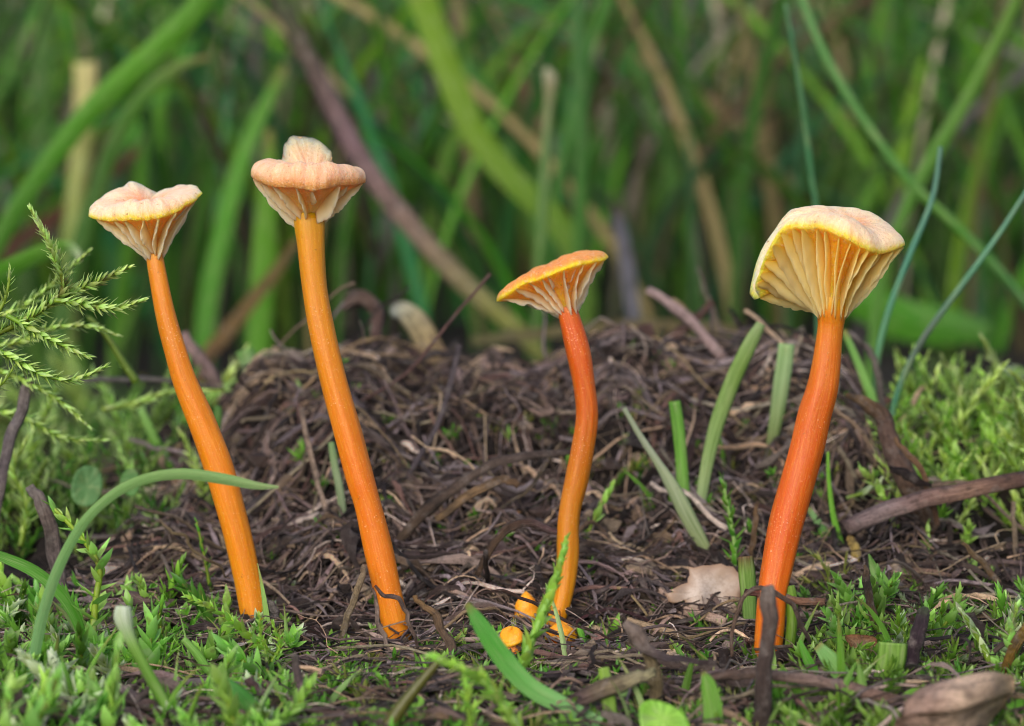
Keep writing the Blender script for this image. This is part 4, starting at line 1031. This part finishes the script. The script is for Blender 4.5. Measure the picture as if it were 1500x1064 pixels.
# right
moss_hero("slender moss sprig standing between the pale stems and stoutest foot", [[(1075, 850), (1076, 800), (1068, 750), (1058, 702)]], 'dark', 30, 26, .95, 'spiral', stem_w=8, seed=31, dd=-.1, stem_col=(140, 180, 100))
moss_hero("star shaped pale moss shoot beside the purple stem", [[(1330, 965), (1326, 940), (1322, 912)]], 'pale', 32, 28, .85, 'spiral', stem_w=8, seed=32, dd=0, taper=.1)
moss_hero("plump pale green moss bud leaning beside the purple stem", [[(1462, 995), (1448, 965), (1430, 930), (1410, 898)]], 'pale', 36, 30, .26, 'spiral', stem_w=14, seed=33, dd=0)
moss_hero("leafy green moss shoot at the edge behind the plump bud", [[(1492, 1000), (1488, 965), (1480, 930), (1490, 890)]], 'broad', 34, 22, .9, 'spiral', stem_w=8, seed=34, dd=0)
moss_hero("soft yellow green moss plume standing behind the blue green stalks", [[(1345, 680), (1335, 630), (1322, 570), (1312, 515)]], 'feather', 24, 30, .8, 'spiral', stem_w=12, seed=35, d=35.6)
moss_hero("spiky moss tip rising beside the grey weathered twig", [[(1400, 650), (1385, 610), (1378, 575), (1376, 555)]], 'feather', 26, 30, .6, 'spiral', stem_w=10, seed=36, d=35)
moss_hero("pale frosted moss plume above the grey weathered twig", [[(1540, 600), (1490, 590), (1440, 580), (1400, 578)]], 'pale', 26, 28, .8, 'flat', stem_w=8, seed=37, d=36.5)
moss_hero("bluish blurred moss plume at the edge of the far meadow", [[(1540, 570), (1510, 550), (1480, 545), (1450, 552)]], 'pale', 28, 26, .9, 'flat', stem_w=8, seed=38, d=38)
moss_hero("dry olive moss tuft beside the yellow sheath stub", [[(1220, 880), (1215, 850), (1205, 825), (1185, 808)], [(1222, 880), (1235, 845), (1240, 815)], [(1215, 875), (1195, 858), (1178, 850)]], 'olive', 26, 40, .8, 'spiral', stem_w=5, seed=39, dd=0)
moss_hero("frayed green moss sprig close behind the smallest stem", [[(862, 780), (875, 752), (888, 728), (896, 712)]], 'broad', 26, 22, .7, 'spiral', stem_w=6, seed=40, dd=-.2)
moss_hero("shiny green moss sprig lying beside the smallest stem", [[(820, 708), (805, 712), (790, 720), (775, 725)]], 'scale', 22, 30, .5, 'spiral', stem_w=8, seed=41, dd=-.1)
moss_hero("white tipped moss sprig between the stoutest stem and dead stem", [[(1240, 730), (1265, 722), (1290, 712), (1310, 722)]], 'pale', 24, 26, .7, 'flat', stem_w=6, seed=42, d=32.2)

# moss carpet: shared shoots, copied
def carpet_proto(kind, L, n, hgt, ang, seed, lean=.3, mode='spiral'):
    rnd = np.random.default_rng(seed)
    f = np.linspace(0, 1, 9)
    la = rnd.random() * 6.28
    p = np.stack([lean * hgt * f ** 1.5 * math.cos(la), lean * hgt * f ** 1.5 * math.sin(la), hgt * f - .08], -1)
    sa = Acc(); tube(sa, p, np.linspace(.022, .012, 9), lin((120, 140, 50)), sides=5)
    fa = Acc(); V, F, C = leafdat(kind)
    for pos, R, l in shoot_frames(p, n, L, ang, mode, rnd, .4, .1):
        fa.add(pos + (V * l) @ R.T, F, C * rnd.uniform(.6, 1.2))
    return (mesh_from(sa, "stem", M_MOSS), mesh_from(fa, "foliage", M_MOSS))

PROT = {
    'bright': [carpet_proto('broad', .26, 20, .55, .9, 100 + i, .5) for i in range(4)] + [carpet_proto('dark', .25, 26, .55, .8, 110 + i, .5) for i in range(3)],
    'fine': [carpet_proto('fine', .16, 44, .34, 1.0, 120 + i, .6) for i in range(4)] + [carpet_proto('dark', .13, 34, .3, .9, 126 + i, .7) for i in range(2)],
    'pale': [carpet_proto('pale', .28, 24, .5, .5, 130 + i, .8) for i in range(3)] + [carpet_proto('broad', .26, 20, .42, .8, 136 + i, .5) for i in range(2)],
    'plume': [carpet_proto('feather', .22, 46, .85, 1.0, 140 + i, .7, 'flat') for i in range(4)],
}
carpet_spots = []
MOSS_ANCH = [(1420, 625, "near the grey weathered twig"), (1400, 725, "over the long straight twig"), (1320, 660, "by the crumpled dead stalk"), (1330, 590, "beside the soft yellow green plume"), (1520, 600, "by the frosted plume"), (1560, 720, "where the long twig ends"),
             (20, 640, "by the grey peeling twig"), (130, 710, "by the clover leaves"), (240, 600, "behind the funnel stem"), (70, 580, "under the lowest feathery branch"), (20, 760, "by the grey woody strip"),
             (60, 960, "by the arching blade"), (140, 950, "by the tall glassy shoot"), (190, 930, "by the white cut stem"), (240, 960, "by the slim moss shoot"), (300, 980, "by the slim bud stalk"), (380, 960, "at the funnel foot"), (370, 1040, "by the glossy leaf bud"), (100, 1050, "by the big soft shoot"),
             (1264, 960, "by the bark flake"), (1340, 950, "by the purple stalk"), (1430, 950, "by the plump bud"), (1300, 980, "by the wide cut leaf"), (1280, 920, "by the pointed stick"), (1180, 960, "by the stoutest foot"), (1200, 1040, "under the thick lying twig"), (1490, 960, "by the leafy green shoot"), (1400, 1040, "by the curled dry leaf"),
             (450, 1000, "by the white petal"), (560, 1000, "by the curved blade"), (650, 1010, "by the bowing moss"), (760, 900, "by the orange buttons"), (860, 760, "by the frayed sprig"), (900, 1040, "by the pale log"), (1040, 1040, "by the leaf tip")]
MOSS_ANCH = [(P(a, b, Gd(a, b))[:2], t) for a, b, t in MOSS_ANCH]
def carpet(area, count, proto, label, group, scale=(.7, 1.25), keep=None):
    """area = pixel box sampled on the ground; nearer spots become individuals"""
    x0, y0, x1, y1 = area
    for _ in range(count):
        px, py = random.uniform(x0, x1), random.uniform(y0, y1)
        if keep is not None and random.random() > keep(px, py): continue
        d = Gd(px, py)
        if d > 45: continue
        b = P(px, py, d)
        carpet_spots.append((b, proto, label, group, random.uniform(*scale)))

carpet((-120, 900, 420, 1120), 105, 'bright', "small bright green moss shoot in the carpet before the funnel foot", "moss carpet before the peach funnel mushroom", scale=(.7, 1.3), keep=lambda x, y: (.25 if 130 < x < 300 and y > 940 else 1) if x < 300 else .4)
carpet((-120, 930, 240, 1100), 26, 'pale', "small silvery moss shoot in the carpet under the arching blade", "silvery moss under the arching blade")
carpet((300, 930, 760, 1110), 60, 'fine', "tiny fine leaved moss shoot between the funnel and smallest foot", "fine moss between the mushroom feet", scale=(.45, .8))
carpet((1160, 905, 1620, 1100), 95, 'bright', "small green moss shoot in the carpet around the purple stem", "moss carpet around the purple stem", scale=(.55, 1.05), keep=lambda x, y: .25 if y > 970 and 1030 < x < 1490 else 1)
carpet((1260, 900, 1600, 1010), 26, 'pale', "small pale moss shoot in the carpet near the plump bud", "pale moss near the plump bud", scale=(.5, .9))
carpet((1290, 590, 1640, 760), 100, 'plume', "bright green moss plume on the bank behind the long straight twig", "moss plumes behind the long twig", scale=(.55, 1.0), keep=lambda x, y: 1 if y < 690 or x > 1420 else .15)
carpet((-140, 560, 330, 780), 110, 'plume', "blurred green moss plume on the bank below the feathery moss", "moss plumes below the feathery moss", scale=(.7, 1.2), keep=lambda x, y: 1 if y < 640 or x < 110 else .25)
carpet((660, 700, 1000, 880), 26, 'fine', "tiny moss shoot in the brown litter around the smallest stem", "tiny moss in the litter", scale=(.5, .8))
carpet((780, 980, 1120, 1100), 26, 'fine', "tiny moss shoot by the pale splintered log", "tiny moss by the splintered log", scale=(.4, .8))
carpet_spots.sort(key=lambda q: np.linalg.norm(q[0] - CAM) / q[4])
mass = Acc()
for k, (b, proto, label, group, s) in enumerate(carpet_spots):
    stem_me, fol_me = random.choice(PROT[proto])
    rot = (random.uniform(-.35, .35), random.uniform(-.35, .35), random.uniform(0, 6.28))
    if k < 240:
        near_ = min(MOSS_ANCH, key=lambda q: np.linalg.norm(q[0] - b[:2]))[1]
        lean_ = "leaning " if abs(rot[0]) + abs(rot[1]) > .38 else "upright "
        kind_ = label.split(" in the ")[0].split(" on the ")[0].split(" between ")[0].split(" by the ")[0]
        root = thing("moss_shoot", b, label=f"{lean_}{kind_} {near_}", cat="moss shoot", group=group)
        root.rotation_euler = rot
        root.scale = (s, s, s)
        for nm, me in (("stem", stem_me), ("foliage", fol_me)):
            o = bpy.data.objects.new(nm, me); COL.objects.link(o); o.parent = root
            if nm == "foliage": o["kind"] = "stuff"
    else:
        from mathutils import Euler
        R = np.array(Euler(rot).to_matrix()) * s
        for me in (stem_me, fol_me):
            n = len(me.vertices); v = np.empty(n * 3, np.float32); me.vertices.foreach_get("co", v)
            c = np.empty(n * 4, np.float32); me.attributes["col"].data.foreach_get("color", c)
            mass.add(v.reshape(-1, 3) @ R.T + b, [tuple(p.vertices) for p in me.polygons], c.reshape(-1, 4)[:, :3])
obj("moss_bank", mass, M_MOSS, origin=(0, 0, 0), kind="stuff", label="crowded small moss shoots on the banks behind the twigs", cat="moss")

# uncountable moss ground cover
def moss_cover(name, area, count, kinds, label, hgt=(.12, .35)):
    fa = Acc(); rnd = np.random.default_rng(len(name) + count)
    x0, y0, x1, y1 = area
    for _ in range(count):
        px, py = rnd.uniform(x0, x1), rnd.uniform(y0, y1)
        d = Gd(px, py)
        if d > 46: continue
        b = P(px, py, d) + np.array([rnd.normal() * .1, rnd.normal() * .3, 0])
        b[2] = float(H(b[0], b[1]))
        V, F, C = leafdat(kinds[rnd.integers(len(kinds))])
        h = rnd.uniform(*hgt); la = rnd.random() * 6.28; f = np.linspace(0, 1, 6)
        p = b + np.stack([.6 * h * f ** 1.5 * math.cos(la), .6 * h * f ** 1.5 * math.sin(la), h * f - .03], -1)
        for pos, R, l in shoot_frames(p, 13, rnd.uniform(.11, .22), .9, 'spiral', rnd, .3, .1):
            fa.add(pos + (V * l) @ R.T, F, C * rnd.uniform(.65, 1.1))
    obj(name, fa, M_MOSS, origin=(0, 0, 0), kind="stuff", label=label, cat="moss")
moss_cover("moss_carpet", (-160, 905, 420, 1140), 380, ['dark', 'broad', 'fine', 'pale'], "dense green moss carpet before the funnel foot")
moss_cover("moss_carpet", (1150, 905, 1660, 1140), 360, ['dark', 'broad', 'fine'], "dense green moss carpet around the purple stem")
moss_cover("moss_carpet", (1300, 600, 1680, 770), 320, ['feather', 'dark', 'broad'], "bright moss bank behind the long straight twig", (.25, .6))
moss_cover("moss_carpet", (-180, 560, 250, 800), 360, ['feather', 'dark'], "blurred moss bank below the feathery moss", (.25, .6))
moss_cover("moss_film", (380, 540, 1260, 900), 230, ['fine', 'dark', 'olive'], "thin patchy moss film growing through the litter mound", (.05, .16))
moss_cover("moss_carpet", (280, 930, 1160, 1130), 420, ['fine', 'dark', 'olive', 'scale'], "sparse fine moss film on the ground before the mushroom feet", (.08, .22))

# ------------------------------------------------------------------ litter on the mound
PAL = [(124, 110, 112), (110, 92, 90), (120, 100, 88), (96, 80, 72), (76, 62, 58), (140, 122, 112), (114, 102, 102), (164, 142, 116), (90, 76, 72), (62, 50, 46), (150, 126, 102), (178, 162, 150), (98, 74, 66)]
def strand(rnd, x, y, ln, lift, n=9, curl=.6, rise=0.0):
    a = rnd.uniform(0, 6.28) if rnd.random() < .5 else rnd.normal() * .5 + (0 if rnd.random() < .5 else math.pi)
    pts = []; st = ln / (n - 1)
    k = rnd.normal() * curl
    zoff = lift
    for i in range(n):
        z = float(H(x, y)) + zoff + rise * math.sin(i / (n - 1) * math.pi)
        pts.append((x, y, z))
        a += k / n + rnd.normal() * curl / n * 2.2
        x += math.cos(a) * st; y += math.sin(a) * st
        zoff += rnd.normal() * .018
    p = np.array(pts)
    p[1:-1, 2] = (p[:-2, 2] + p[1:-1, 2] + p[2:, 2]) / 3
    return p

def on_mound(rnd):
    """a place on the litter: the mound and the bare ground in front of it"""
    if rnd.random() < .68:
        return rnd.uniform(-4.0, 4.4), rnd.uniform(.2, 5.8)
    return rnd.uniform(-4.8, 5.2), rnd.uniform(-3.6, 2.0)

rnd = np.random.default_rng(77)
ANCH = [(375, 930, "by the peach funnel foot"), (575, 945, "by the tallest mushroom's foot"), (812, 930, "by the smallest mushroom's foot"), (1122, 975, "by the stoutest mushroom's foot"),
        (1030, 895, "by the beige fallen leaf"), (700, 700, "under the dark arching root"), (1000, 745, "at the base of the pale cut stems"), (1300, 760, "by the long straight twig"),
        (880, 1010, "by the pale splintered log"), (450, 1000, "by the white petal"), (720, 975, "by the charred log piece"), (1120, 1000, "by the thick lying twig"),
        (450, 620, "on the flank behind the tallest stem"), (600, 560, "on the crest by the bent straw leaf"), (900, 570, "on the crest by the leaning brown stick"), (1130, 600, "on the crest behind the stoutest stem"),
        (300, 800, "on the slope behind the funnel stem"), (620, 830, "on the slope between the tallest and smallest stems"), (900, 820, "on the slope beyond the smallest stem"), (240, 960, "in the moss before the funnel"), (1400, 960, "in the moss by the purple stem"), (200, 740, "near the clover leaves")]
ANCH = [(P(a, b, Gd(a, b))[:2], t) for a, b, t in ANCH]
def where(p):
    m = p[len(p) // 2][:2]
    return min(ANCH, key=lambda q: np.linalg.norm(q[0] - m))[1]
def tone(c):
    v = float(np.mean(c)); s_ = float(max(c) - min(c)) / max(float(max(c)), 1e-6)
    return ("pale " if v > .2 else "dark " if v < .075 else "mid ") + ("grey" if s_ < .38 else "brown")
for i in range(250):
    x, y = on_mound(rnd)
    ln = rnd.uniform(.7, 2.4); r = .007 + rnd.exponential(.008)
    p = strand(rnd, x, y, ln, rnd.uniform(.03, .26), 14, rnd.choice([.4, .9, 2.2]), rnd.uniform(0, .14))
    c = lin(PAL[rnd.integers(len(PAL))]) * rnd.choice([.5, 1.1, 1.9, 3.0])
    a = Acc(); tube(a, p, np.minimum(r, .04) * np.linspace(1, .5, 14), c, sides=6, rough=.35, flat=rnd.uniform(.5, 1), seed=i)
    obj("root_thread", a, M_TWIG, origin=p[0], label=f"{'long' if ln > 1.5 else 'short'} {tone(c)} root thread {where(p)}", cat="root thread", group="root threads in the litter")
for i in range(290):
    x, y = on_mound(rnd)
    up_ = rnd.random() < (.55 if y > 4 else .22) and y > .5
    ln = rnd.uniform(.4, 1.5); r = .011 + rnd.exponential(.011)
    p = strand(rnd, x, y, ln, rnd.uniform(.04, .24), 10, .22, 0)
    tl = abs(rnd.normal()) * .45 * ln if up_ else rnd.normal() * .08
    p[:, 2] += np.linspace(0, tl, 10) if up_ else np.linspace(-tl, tl, 10)
    c = lin(PAL[rnd.integers(len(PAL))]) * rnd.choice([.7, 1.5, 2.4, 3.2])
    a = Acc(); tube(a, p, min(r, .075), c, sides=7, rough=.25, flat=rnd.uniform(.3, .9), seed=i)
    obj("dry_straw", a, M_TWIG, origin=p[0], label=f"{tone(c)} dry straw {'sticking up' if up_ else 'lying flat'} {where(p)}", cat="straw", group="dry straws in the litter")
for i in range(120):
    x, y = on_mound(rnd)
    ln = rnd.uniform(.25, .7)
    p = strand(rnd, x, y, ln, rnd.uniform(.05, .24), 10, 1.0, rnd.uniform(0, .15))
    w = rnd.uniform(.05, .14) * np.sin(np.linspace(.45, 2.8, 10)) * (1 + .3 * rnd.normal(size=10))
    c = lin(PAL[rnd.integers(len(PAL))]) * rnd.uniform(.7, 1.9)
    a = Acc(); ribbon(a, p, np.abs(w), c, rnd.uniform(-1.4, 1.4), rnd.uniform(-1.4, 1.4), .5)
    obj("leaf_scrap", a, M_DRY, origin=p[0], label=f"{tone(c)} crumpled leaf scrap {where(p)}", cat="leaf scrap", group="leaf scraps in the litter")
def chip(rnd, c0, s3):
    """a splinter: a bent box with torn ends"""
    n = 6; f = np.linspace(-.5, .5, n)
    V = []
    for i, t in enumerate(f):
        j = rnd.normal(size=(4,)) * .12
        hw = .5 * (1 + j[0]) * (.75 if i in (0, n - 1) else 1); hh = .5 * (1 + j[1])
        for a_, b_ in ((-1, -1), (1, -1), (1, 1), (-1, 1)):
            V.append((t + (rnd.normal() * .07 if i in (0, n - 1) else 0), a_ * hw, b_ * hh + .6 * t * t))
    V = np.array(V) * s3
    F = [(i * 4 + k, i * 4 + (k + 1) % 4, i * 4 + 4 + (k + 1) % 4, i * 4 + 4 + k) for i in range(n - 1) for k in range(4)] + [(3, 2, 1, 0), (n * 4 - 4, n * 4 - 3, n * 4 - 2, n * 4 - 1)]
    from mathutils import Euler
    R = np.array(Euler((rnd.normal() * .4, rnd.normal() * .35, rnd.uniform(0, 6.28))).to_matrix())
    return V @ R.T + c0, F, np.repeat(f, 4), np.tile(np.arange(4) / 4, n)
for i in range(130):
    x, y = rnd.uniform(-5, 5.4), rnd.uniform(-3.7, 1.2)
    s3 = np.array([rnd.uniform(.12, .45), rnd.uniform(.05, .14), rnd.uniform(.02, .05)])
    c = lin(PAL[rnd.integers(len(PAL))]) * rnd.choice([.6, 1.2, 2.0, 2.8])
    V, F, u, w = chip(rnd, np.array([x, y, float(H(x, y)) + rnd.uniform(.03, .16)]), s3)
    a = Acc(); a.add(V, F, c, u, w)
    obj("wood_chip", a, M_TWIG, origin=V.mean(0), smooth=False, label=f"{'long' if s3[0] > .28 else 'small'} {tone(c)} wood chip {where(V)}", cat="wood chip", group="wood chips on the ground")
for i in range(64):
    x = rnd.uniform(-3.4, 3.9); y = rnd.uniform(3.8, 5.8); ln = rnd.uniform(.35, 1.3); z = float(H(x, y))
    a_ = rnd.uniform(0, 6.28); el = rnd.uniform(.2, 1.3); f = np.linspace(0, 1, 9)
    p = np.array([x, y, z - .06]) + ln * f[:, None] * np.array([math.cos(a_) * math.cos(el), math.sin(a_) * math.cos(el) * .5, math.sin(el)])
    p[:, 2] -= .25 * ln * f ** 2 * rnd.random(); p[:, 0] += .12 * ln * np.sin(f * 4 + i)
    c = lin(PAL[rnd.integers(len(PAL))]) * rnd.choice([.6, 1.3, 2.4])
    a = Acc(); tube(a, p, (.010 + rnd.exponential(.010)) * np.linspace(1, .5, 9), c, sides=6, rough=.3, seed=i)
    obj("dry_stalk", a, M_TWIG, origin=p[0], label=f"{tone(c)} dry stalk {'standing up' if el > .75 else 'slanting'} {where(p)}", cat="dry stalk", group="dry stalks along the mound crest")
for bx, by, nm in ((384, 945, "peach funnel foot"), (585, 955, "tallest mushroom's foot"), (806, 940, "smallest mushroom's foot"), (1120, 985, "stoutest mushroom's foot")):
    b0 = P(bx, by, Gd(bx, by - 6))
    for q in range(13):
        a_ = rnd.uniform(0, 6.28); st = b0[:2] + rnd.uniform(.13, .3) * np.array([math.cos(a_), math.sin(a_)])
        t_ = a_ + rnd.choice([-1, 1]) * rnd.uniform(1.2, 1.9); ln = rnd.uniform(.25, .8); f = np.linspace(-.5, .5, 8)
        p = np.stack([st[0] + math.cos(t_) * ln * f, st[1] + math.sin(t_) * ln * f, np.zeros(8)], -1)
        p[:, 2] = H(p[:, 0], p[:, 1]) + rnd.uniform(.04, .22) + rnd.normal() * .18 * f
        c = lin(PAL[rnd.integers(len(PAL))]) * rnd.choice([.6, 1.2, 2.2])
        a = Acc(); tube(a, p, (.008 + rnd.exponential(.012)) * np.linspace(1, .6, 8), c, sides=6, rough=.35, flat=rnd.uniform(.4, 1), seed=q)
        obj("root_thread", a, M_TWIG, origin=p[0], label=f"{tone(c)} root thread hugging the {nm}", cat="root thread", group="root threads hugging the feet")
for i in range(130):
    x, y = on_mound(rnd)
    ln = rnd.uniform(.6, 2.4)
    p = strand(rnd, x, y, ln, rnd.uniform(.12, .28), 12, .25, rnd.uniform(0, .1))
    c = lin([(206, 188, 156), (214, 200, 176), (190, 176, 166), (200, 172, 128)][rnd.integers(4)]) * rnd.uniform(.85, 1.25)
    a = Acc(); tube(a, p, rnd.uniform(.007, .02), c, sides=6, flat=.6, rough=.2, seed=i)
    obj("pale_straw", a, M_TWIG, origin=p[0], label=f"thin {'long' if ln > 1.8 else 'short'} pale straw lying {where(p)}", cat="straw", group="pale straws in the litter")
for i in range(46):
    x, y = (rnd.uniform(-5, -1.5) if rnd.random() < .5 else rnd.uniform(.5, 5.2)), rnd.uniform(-3.6, -.2)
    hgt = rnd.uniform(.3, 1.0); a_ = rnd.uniform(0, 6.28); le = rnd.uniform(.15, .8); f = np.linspace(0, 1, 12)
    p = np.stack([x + le * hgt * f ** 1.7 * math.cos(a_), y + le * hgt * f ** 1.7 * math.sin(a_), float(H(x, y)) - .05 + hgt * f * (1 - .25 * le * f)], -1)
    g_ = lin([(120, 170, 60), (150, 190, 100), (104, 156, 50), (170, 196, 130)][rnd.integers(4)]) * rnd.uniform(.8, 1.1)
    g_ = np.tile(g_, (12, 1)); g_[-3:] = g_[-3:] * .5 + lin((160, 136, 84)) * .5
    a = Acc(); ribbon(a, p, rnd.uniform(.03, .085) * np.clip(1.1 - f ** 2, .05, 1), g_, rnd.uniform(-1, 1), rnd.uniform(-1, 1), .4)
    obj("grass_blade", a, M_BLADE, origin=p[0], label=f"{'tall' if hgt > .65 else 'short'} {'bowed' if le > .45 else 'upright'} thin grass blade {where(p)}", cat="grass blade", group="thin grass blades in the moss")
fa = Acc()
for i in range(8800):
    x, y = on_mound(rnd)
    n = 7
    ln = rnd.uniform(.15, 1.1); r = min(.004 + rnd.exponential(.0055), .045)
    p = strand(rnd, x, y, ln, rnd.uniform(-.02, .24), n, rnd.choice([.25, .5, 1.2, 2.4]), rnd.uniform(0, .12))
    c = lin(PAL[rnd.integers(len(PAL))]) * rnd.choice([.3, .7, 1.3, 2.2, 3.4])
    if rnd.random() < .18:
        w = rnd.uniform(.02, .08) * np.abs(np.sin(np.linspace(.4, 2.8, n)) * (1 + .4 * rnd.normal(size=n)))
        ribbon(fa, p, w, c, rnd.uniform(-1.5, 1.5), rnd.uniform(-1.5, 1.5), .5, across=3)
    else:
        tube(fa, p, r * np.linspace(1, .5, n), c, sides=5, cap=False, flat=rnd.uniform(.4, 1))
obj("litter_fibres", fa, M_TWIG, origin=(0, 0, 0), kind="stuff", label="matted fine brown root fibres covering the mound and ground", cat="plant litter")
ca = Acc()
ico = np.array([(0, 0, 1), (.9, 0, .4), (.28, .85, .4), (-.72, .53, .4), (-.72, -.53, .4), (.28, -.85, .4), (.72, .53, -.4), (-.28, .85, -.4), (-.9, 0, -.4), (-.28, -.85, -.4), (.72, -.53, -.4), (0, 0, -1)])
icof = [(0, 1, 2), (0, 2, 3), (0, 3, 4), (0, 4, 5), (0, 5, 1), (1, 6, 2), (2, 7, 3), (3, 8, 4), (4, 9, 5), (5, 10, 1), (2, 6, 7), (3, 7, 8), (4, 8, 9), (5, 9, 10), (1, 10, 6), (11, 7, 6), (11, 8, 7), (11, 9, 8), (11, 10, 9), (11, 6, 10)]
for i in range(6500):
    x, y = on_mound(rnd)
    s = rnd.lognormal(-3.5, .6)
    V = ico * (1 + .35 * rnd.normal(size=(12, 1))) * s * np.array([1, 1, .7])
    c = lin([(70, 52, 46), (90, 74, 70), (120, 100, 84), (50, 40, 40), (140, 120, 100)][rnd.integers(5)]) * rnd.uniform(.5, 1.2)
    ca.add(V + np.array([x, y, float(H(x, y)) + s * .3 + rnd.uniform(0, .12)]), icof, c, V[:, 0], V[:, 1])
obj("soil_crumbs", ca, M_TWIG, origin=(0, 0, 0), kind="stuff", smooth=False, label="small dark soil crumbs scattered through the litter", cat="soil crumbs")

# ------------------------------------------------------------------ meadow behind
GP = [(66, 128, 22), (80, 146, 24), (50, 112, 30), (44, 116, 64), (52, 124, 84), (104, 150, 26), (44, 100, 24), (84, 156, 34), (60, 124, 36)]
DP = [(176, 156, 110), (130, 104, 76), (186, 174, 150), (150, 140, 140), (110, 84, 60)]
def random_blade(rnd, x, y, hgt):
    z = float(H(x, y))
    n = 12; f = np.linspace(0, 1, n)
    a = rnd.uniform(0, 6.28); lean = min(abs(rnd.normal()) * .7 + .12, 1.0)
    bend = lean * hgt * f ** rnd.uniform(1.4, 2.6)
    droop = max(0, lean - .5) * hgt * .5 * f ** 3
    p = np.stack([x + bend * math.cos(a), y + bend * math.sin(a) * .8, z - .2 + (hgt + .2) * f - droop], -1)
    w = rnd.uniform(.07, .28) * np.clip(1.15 - f ** 2.2 * 1.12, .03, 1) * np.clip(.6 + f * 2, 0, 1)
    dry = rnd.random() < (.36 if 0.0 < x / (y + 29.5) < .12 else .22)
    c0 = lin((DP if dry else GP)[rnd.integers(5 if dry else 9)]) * np.array([1, 1, 1 if dry else .95]) * rnd.choice([.28, .6, .95, 1.35])
    c = c0[None] * (np.linspace(.8, 1.1, n)[:, None])
    return p, w, c, dry
rnd = np.random.default_rng(5)
spots = []
for i in range(4600):
    y = 21 + 58 * rnd.random() ** 0.9
    dist = y + 29.5
    x = rnd.uniform(-.36, .36) * dist
    spots.append((y, x))
spots.sort()
ga = Acc(); cnt = 0
for y, x in spots:
    hgt = rnd.uniform(4.5, 11) * (0.55 + .45 * min(1, (y - 8) / 14))
    p, w, c, dry = random_blade(rnd, x, y, hgt)
    inview = abs(x) < .18 * (y + 29.5)
    if cnt < 280 and inview and rnd.random() < .6:
        a = Acc(); ribbon(a, p, w, c, rnd.uniform(-.9, .9), rnd.uniform(-.9, .9))
        sx = x * 30 / (y + 29.5)
        back = ["beyond the feathery moss", "behind the peach funnel", "behind the tallest mushroom", "between the tallest and smallest mushrooms", "behind the smallest mushroom", "between the smallest and stoutest mushrooms", "behind the ruffled cap", "beyond the blue green stalks"][int(np.searchsorted([-4.0, -3.0, -1.6, -.2, 1.0, 2.2, 3.9], sx))]
        size = "broad" if w.max() > .42 else "narrow"
        lean_ = np.linalg.norm(p[-1][:2] - p[0][:2]) / hgt
        pose = "upright" if lean_ < .3 else "leaning" if lean_ < .75 else "arching"
        hue = "tan" if dry else "teal" if c[0][2] > .5 * c[0][1] else "olive" if c[0][0] > .48 * c[0][1] else "green"
        obj("dead_grass_blade" if dry else "grass_blade", a, M_DRY if dry else M_BLADE, origin=p[0], label=f"{size} {pose} {hue} grass blade {back}, {'near' if y < 24 else 'deep'} in the meadow", cat="grass blade", group="withered blades in the far meadow" if dry else "green blades in the far meadow")
        cnt += 1
    else:
        ribbon(ga, p, w, c, rnd.uniform(-.9, .9), rnd.uniform(-.9, .9), across=3)
for i in range(2600):
    y = 60 + 90 * rnd.random(); x = rnd.uniform(-.5, .5) * (y + 30)
    p, w, c, dry = random_blade(rnd, x, y, rnd.uniform(8, 20))
    ribbon(ga, p, w * 2.0, c, rnd.uniform(-.9, .9), rnd.uniform(-.9, .9), across=3)
obj("meadow_grass", ga, M_BLADE, origin=(0, 0, 0), kind="stuff", label="dense blurred green meadow grass behind the mound", cat="grass")

for o in _empties:
    del o["_o"]
